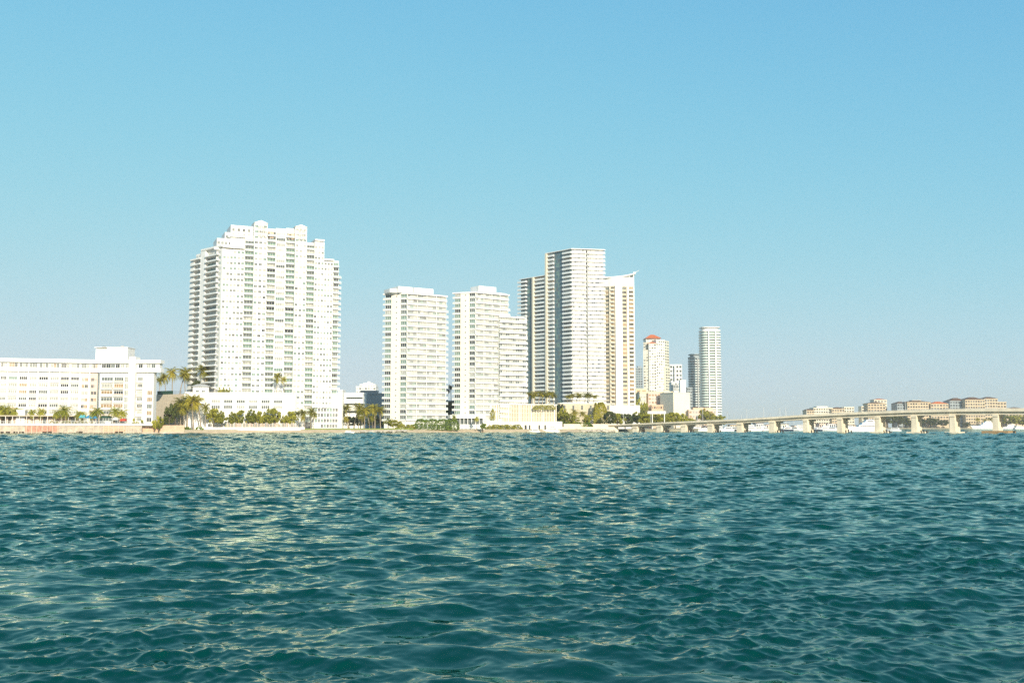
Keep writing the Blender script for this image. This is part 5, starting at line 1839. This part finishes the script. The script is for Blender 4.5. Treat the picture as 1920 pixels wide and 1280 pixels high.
rms = [rock(i, 1.0) for i in range(5)]
r = random.Random(77)
for i in range(34):
    p = 655 + i * 3.2 + r.uniform(-1, 1)
    Y = 553.5 + (p - 660) * 0.105 + r.uniform(-2.0, 1.5)
    o = bpy.data.objects.new("boulder", rms[i % 5]); C.objects.link(o)
    s = r.uniform(0.45, 1.15)
    o.location = (X(p, Y, 1), Y, 0.55 + (Y - 555) * 0.05 + s * .15); o.scale = (s, s, s); o.rotation_euler = (r.uniform(-.3, .3), r.uniform(-.3, .3), r.uniform(0, 6))
    tag(o, "pale limestone boulder on the waterline before the palm grove and banded tower", "boulder", "boulders along the waterline")
for i in range(60):
    p = 1048 + i * 1.75 + r.uniform(-.6, .6)
    Y = 630.0 + (p - 1050) * 0.17 + r.uniform(-1.4, 1.2)
    o = bpy.data.objects.new("boulder", rms[i % 5]); C.objects.link(o)
    s = r.uniform(0.55, 1.2)
    o.location = (X(p, Y, 1), Y, 0.4 + r.uniform(0, .9)); o.scale = (s, s, s * 1.1); o.rotation_euler = (r.uniform(-.3, .3), r.uniform(-.3, .3), r.uniform(0, 6))
    tag(o, "pale boulder in the riprap below the retaining wall", "boulder", "riprap below the retaining wall")


# ------------------------------------------------------------------ boats
def hull_mesh(L, W, H, m, flare=1.0):
    b = MB()
    n = 11
    prof = []
    for i in range(n):
        t = i / (n - 1)
        x = -L / 2 + L * t
        hw = W / 2 * (0.88 + 0.12 * math.sin(t * math.pi)) * (1 - max(0, (t - 0.45) / 0.55) ** 2.2)
        sheer = H * (1 + 0.35 * t * t)
        dx = 0.10 * L * max(0, t - .7) / .3
        prof.append([(x, 0, -0.5), (x, hw * 0.75, -0.4), (x + dx * 0.6, hw * 0.97, sheer * 0.55), (x + dx, hw, sheer), (x + dx, -hw, sheer), (x + dx * 0.6, -hw * 0.97, sheer * 0.55), (x, -hw * 0.75, -0.4)])
    vs = [p for s in prof for p in s]
    fs = []
    for i in range(n - 1):
        for j in range(7):
            a, c = i * 7 + j, i * 7 + (j + 1) % 7
            fs.append((a, c, c + 7, a + 7)[::-1])
    fs.append(tuple(range(6, -1, -1)))
    b.add(vs, fs, m)
    return b


def taper_box(b, x0, x1, w, z0, z1, m, rake=0.6, w2=None):
    w2 = w2 or w * 0.9
    b.prism([(x0, -w / 2), (x1, -w / 2), (x1, w / 2), (x0, w / 2)], z0, z1, m, [(x0 + rake * .2, -w2 / 2), (x1 - rake, -w2 / 2), (x1 - rake, w2 / 2), (x0 + rake * .2, w2 / 2)])


def motor_yacht(L=14.0, decks=1, dark=False):
    root = thing("motor_yacht", "x", "boat")
    W, H = L * 0.27, L * 0.10 + 0.3
    hull_mesh(L, W, H, M["hulldark"] if dark else M["hull"]).build("hull", root)
    z = H * 1.02
    x0, x1, w = -L * .38, L * .24, W * .8
    for d in range(decks):
        b = MB(); taper_box(b, x0, x1, w, z - 0.3 if d == 0 else z + 0.004, z + 2.0, M["hull"], 1.4)
        cab = b.build("cabin", root)
        b = MB()
        for s in (-1, 1):
            y = s * (w / 2 - 0.03)
            b.bx(x0 + 0.9, x1 - 1.7, min(y, y + s * .06), max(y, y + s * .06), z + 0.75, z + 1.45, M["g_dark"])
        b.bx(x1 - 1.15, x1 - 0.95, -w * .38, w * .38, z + 0.8, z + 1.5, M["g_dark"])
        b.build("window", cab)
        b = MB(); b.bx(x0 - 0.8, x1 - 1.2, -w * .52, w * .52, z + 2.003, z + 2.16, M["hull"]); b.build("hard_top", root)
        z += 2.165
        x0 += L * .07; x1 -= L * .11; w *= .86
    b = MB()
    b.tube([(x0 + 1.2, 0, z - 0.1), (x0 + 0.7, 0, z + 1.9)], [0.12, 0.06], M["hull"], 6)
    b.tube([(x0 + 1.0, -.8, z + .9), (x0 + 1.0, .8, z + .9)], 0.07, M["hull"], 6)
    b.build("radar_mast", root)
    b = MB()
    for i in range(9):
        t = .5 + .45 * i / 8
        for s in (-1, 1):
            hw = W / 2 * (1 - max(0, (t - 0.45) / 0.55) ** 2.2) * .93
            xx = -L / 2 + L * t + .1 * L * max(0, t - .7) / .3
            zz = H * (1 + .35 * t * t)
            b.tube([(xx, s * hw, zz - .05), (xx, s * hw, zz + .75)], 0.035, M["alu"], 5)
    b.build("bow_rail", root)
    return root


def sail_boat(L=12.0, mast=17.0):
    root = thing("sailboat", "x", "sailboat")
    hull_mesh(L, L * .26, L * .085 + .3, M["hull"]).build("hull", root)
    b = MB(); taper_box(b, -L * .22, L * .18, L * .15, L * .085 + .2, L * .085 + 1.15, M["hull"], .9); b.build("cabin", root)
    b = MB(); b.tube([(L * .06, 0, 0.8), (L * .06, 0, mast)], [.16, .11], M["alu"], 6)
    b.tube([(L * .06, -1.1, mast * .6), (L * .06, 1.1, mast * .6)], .06, M["alu"], 5); b.build("mast", root)
    b = MB(); b.tube([(L * .05, 0, 2.4), (-L * .36, 0, 2.5)], .13, M["blue"], 6); b.build("boom", root)
    b = MB()
    for e in ((L * .55, 0, L * .085 + .6), (-L * .46, 0, L * .085 + .4)):
        b.tube([(L * .06, 0, mast - .2), e], .03, M["darkgrey"], 4)
    b.build("stay", root)
    return root


Y1 = motor_yacht(14, 1); Y2 = motor_yacht(20, 2); Y3 = motor_yacht(30, 3); Y4 = motor_yacht(13, 1, True); S1 = sail_boat()
used = set()


def boat(proto, px, Y, deg, label, group=None, k=1.0):
    o = proto if proto.name not in used else copy_tree(proto)
    used.add(proto.name)
    o.location = (X(px, Y, 2), Y, 0.05)
    o.rotation_euler.z = math.radians(deg)
    o.scale = (k, k, k)
    o["label"] = label
    if group:
        o["group"] = group
    elif "group" in o:
        del o["group"]


boat(Y2, 1031, 621, 188, "two decked white motor yacht moored at the louvred garage's corner", None, .58)
boat(Y1, 1002, 614, 176, "small white motor boat moored below the louvred garage doors", None, .5)
boat(Y1, 655, 549, 8, "white motor boat nosed onto the stones before the palm grove", None, .36)
boat(Y3, 1622, 700, 184, "big three decked white yacht under the bridge beside the tall pier", None, .85)
boat(Y3, 1847, 1560, 180, "far white yacht tiered in front of the largest island block", None, 1.25)
boat(Y2, 1893, 1560, 175, "far white motor yacht before the island trees", None, 1.1)
boat(Y1, 1913, 1555, 5, "far small white boat at the frame edge before the island", None, 1.3)
boat(Y1, 1676, 760, 150, "small white cruiser lying between the two tall bridge piers", None, .75)
marina = [(1305, 760, Y2, .62, 170), (1318, 775, Y1, .8, 215), (1331, 790, Y4, .9, 190), (1345, 800, Y2, .7, 165), (1362, 790, Y1, 1.0, 195), (1376, 815, Y4, 1.0, 160), (1403, 800, Y2, .85, 178), (1418, 830, Y1, 1.1, 205), (1431, 850, Y2, .8, 230), (1459, 820, Y2, .7, 200), (1474, 810, Y4, 1.0, 185), (1488, 840, Y1, .9, 140),
          (1498, 870, Y2, .9, 168), (1522, 830, Y1, .95, 176), (1533, 815, Y4, .9, 215), (1545, 850, Y2, .75, 185), (1558, 830, Y1, .9, 160), (1590, 900, Y2, .8, 200)]
mo = ["first", "second", "third", "fourth", "fifth", "sixth", "seventh", "eighth", "ninth", "tenth", "eleventh", "twelfth", "thirteenth", "fourteenth", "fifteenth", "sixteenth", "seventeenth", "last"]
for i, (p, Y, pr, k, dg) in enumerate(marina):
    boat(pr, p, Y, dg,  f"{mo[i]} moored motor boat seen under the bridge counting from the shore", "motor boats moored behind the bridge", k * .88)
sails = [(1366, 860, 1.0), (1378, 900, .85), (1392, 880, .8), (1418, 900, .75), (1446, 930, 1.0), (1465, 900, 1.2), (1476, 930, 1.25), (1490, 960, 1.05), (1515, 940, 1.2), (1556, 960, 1.35), (1582, 980, 1.4)]
for i, (p, Y, k) in enumerate(sails):
    boat(S1, p, Y, 160 + 13 * (i % 4), f"{mo[i]} sailboat mast rising behind the bridge counting from the shore", "sailboats moored behind the bridge", k)
# floating pier of the marina
f = Fr.px(1302, 850, 1600, 880)
root = thing("marina_pier", "long low marina pier with piles behind the bridge", "pier", (*f.p(f.L / 2, 0), 0))
b = MB(); b.box(f, 0, f.L, -2.5, 0, 0.3, 0.9, M["beige"]); b.build("walkway", root)
b = MB()
for i in range(30):
    q = f.p(f.L * (i + .5) / 30, 0.3); b.tube([(*q, -2), (*q, 3.2)], .2, M["pile"], 6)
b.build("pile", root)


# ------------------------------------------------------------------ open boat with people
def person(root_loc, yaw, jacket, label):
    me = bpy.data.meshes.new("person")
    J = {"pel": (0, 0, .12, .15), "chest": (0.04, 0, .48, .17), "neck": (0.05, 0, .68, .06), "head": (.07, 0, .80, .105), "top": (.07, 0, .90, .085),
         "sl": (.04, .19, .60, .075), "el": (.16, .26, .36, .055), "hl": (.38, .20, .34, .04), "sr": (.04, -.19, .60, .075), "er": (.16, -.26, .36, .055), "hr": (.38, -.20, .34, .04),
         "kl": (.42, .13, .16, .085), "fl": (.45, .13, -.26, .06), "tl": (.60, .13, -.30, .045), "kr": (.42, -.13, .16, .085), "fr": (.45, -.13, -.26, .06), "tr": (.60, -.13, -.30, .045)}
    E = [("pel", "chest"), ("chest", "neck"), ("neck", "head"), ("head", "top"), ("chest", "sl"), ("sl", "el"), ("el", "hl"), ("chest", "sr"), ("sr", "er"), ("er", "hr"), ("pel", "kl"), ("kl", "fl"), ("fl", "tl"), ("pel", "kr"), ("kr", "fr"), ("fr", "tr")]
    nm = list(J)
    me.from_pydata([J[k][:3] for k in nm], [(nm.index(a), nm.index(b)) for a, b in E], [])
    o = bpy.data.objects.new("person", me); C.objects.link(o)
    md_ = o.modifiers.new("skin", "SKIN")
    for i, k in enumerate(nm):
        me.skin_vertices[0].data[i].radius = (J[k][3], J[k][3])
    me.skin_vertices[0].data[0].use_root = True
    o.modifiers.new("sub", "SUBSURF").render_levels = 1
    dg = bpy.context.evaluated_depsgraph_get()
    m2 = bpy.data.meshes.new_from_object(o.evaluated_get(dg))
    o.modifiers.clear(); o.data = m2
    m2.materials.clear()
    for m in (M[jacket], M["skin"], M["darkgrey"]):
        m2.materials.append(m)
    for p in m2.polygons:
        c = p.center
        p.material_index = 1 if c.z > .70 or (c.x > .3 and .28 < c.z < .4) else (2 if c.z < .2 else 0)
        p.use_smooth = True
    o.location = root_loc; o.rotation_euler.z = yaw
    tag(o, label, "person")


Yb = 535.0
bx_, L_ = X(1429, Yb, 1), 5.4
root = thing("motor_dinghy", "small white open boat with a red seat heading across in front of the bridge", "boat", (bx_, Yb, 0.12))
root.rotation_euler.z = math.radians(172)
hb = hull_mesh(L_, 1.9, .62, M["hull"]); hb.build("hull", root)
b = MB(); taper_box(b, -1.0, -0.2, 1.2, .5, 1.0, M["red"], .1); b.build("seat", root)
b = MB(); taper_box(b, 0.5, 1.0, .8, .5, 1.25, M["hull"], .25); b.build("console", root)
b = MB(); b.bx(-2.75, -2.35, -.22, .22, .2, 1.15, M["darkgrey"]); b.build("outboard_motor", root)
def inb(x, y, z):
    v = Matrix.Rotation(math.radians(172), 4, "Z") @ Vector((x, y, z))
    return (bx_ + v.x, Yb + v.y, .12 + v.z)
person(inb(-.65, .32, 1.0), math.radians(172), "red", "person in a red jacket seated in the small open boat, nearer the far side")
person(inb(-.65, -.34, 1.0), math.radians(172), "rust", "person in a rust jacket seated in the small open boat, nearer the camera")

# every prototype that was never placed goes away
for k, (o, usedp, _) in PRO.items():
    if not usedp:
        for ch in list(o.children):
            bpy.data.objects.remove(ch)
        bpy.data.objects.remove(o)
for o in (Y1, Y2, Y3, Y4, S1):
    if o["label"] == "x":
        for ch in list(o.children_recursive):
            bpy.data.objects.remove(ch)
        bpy.data.objects.remove(o)
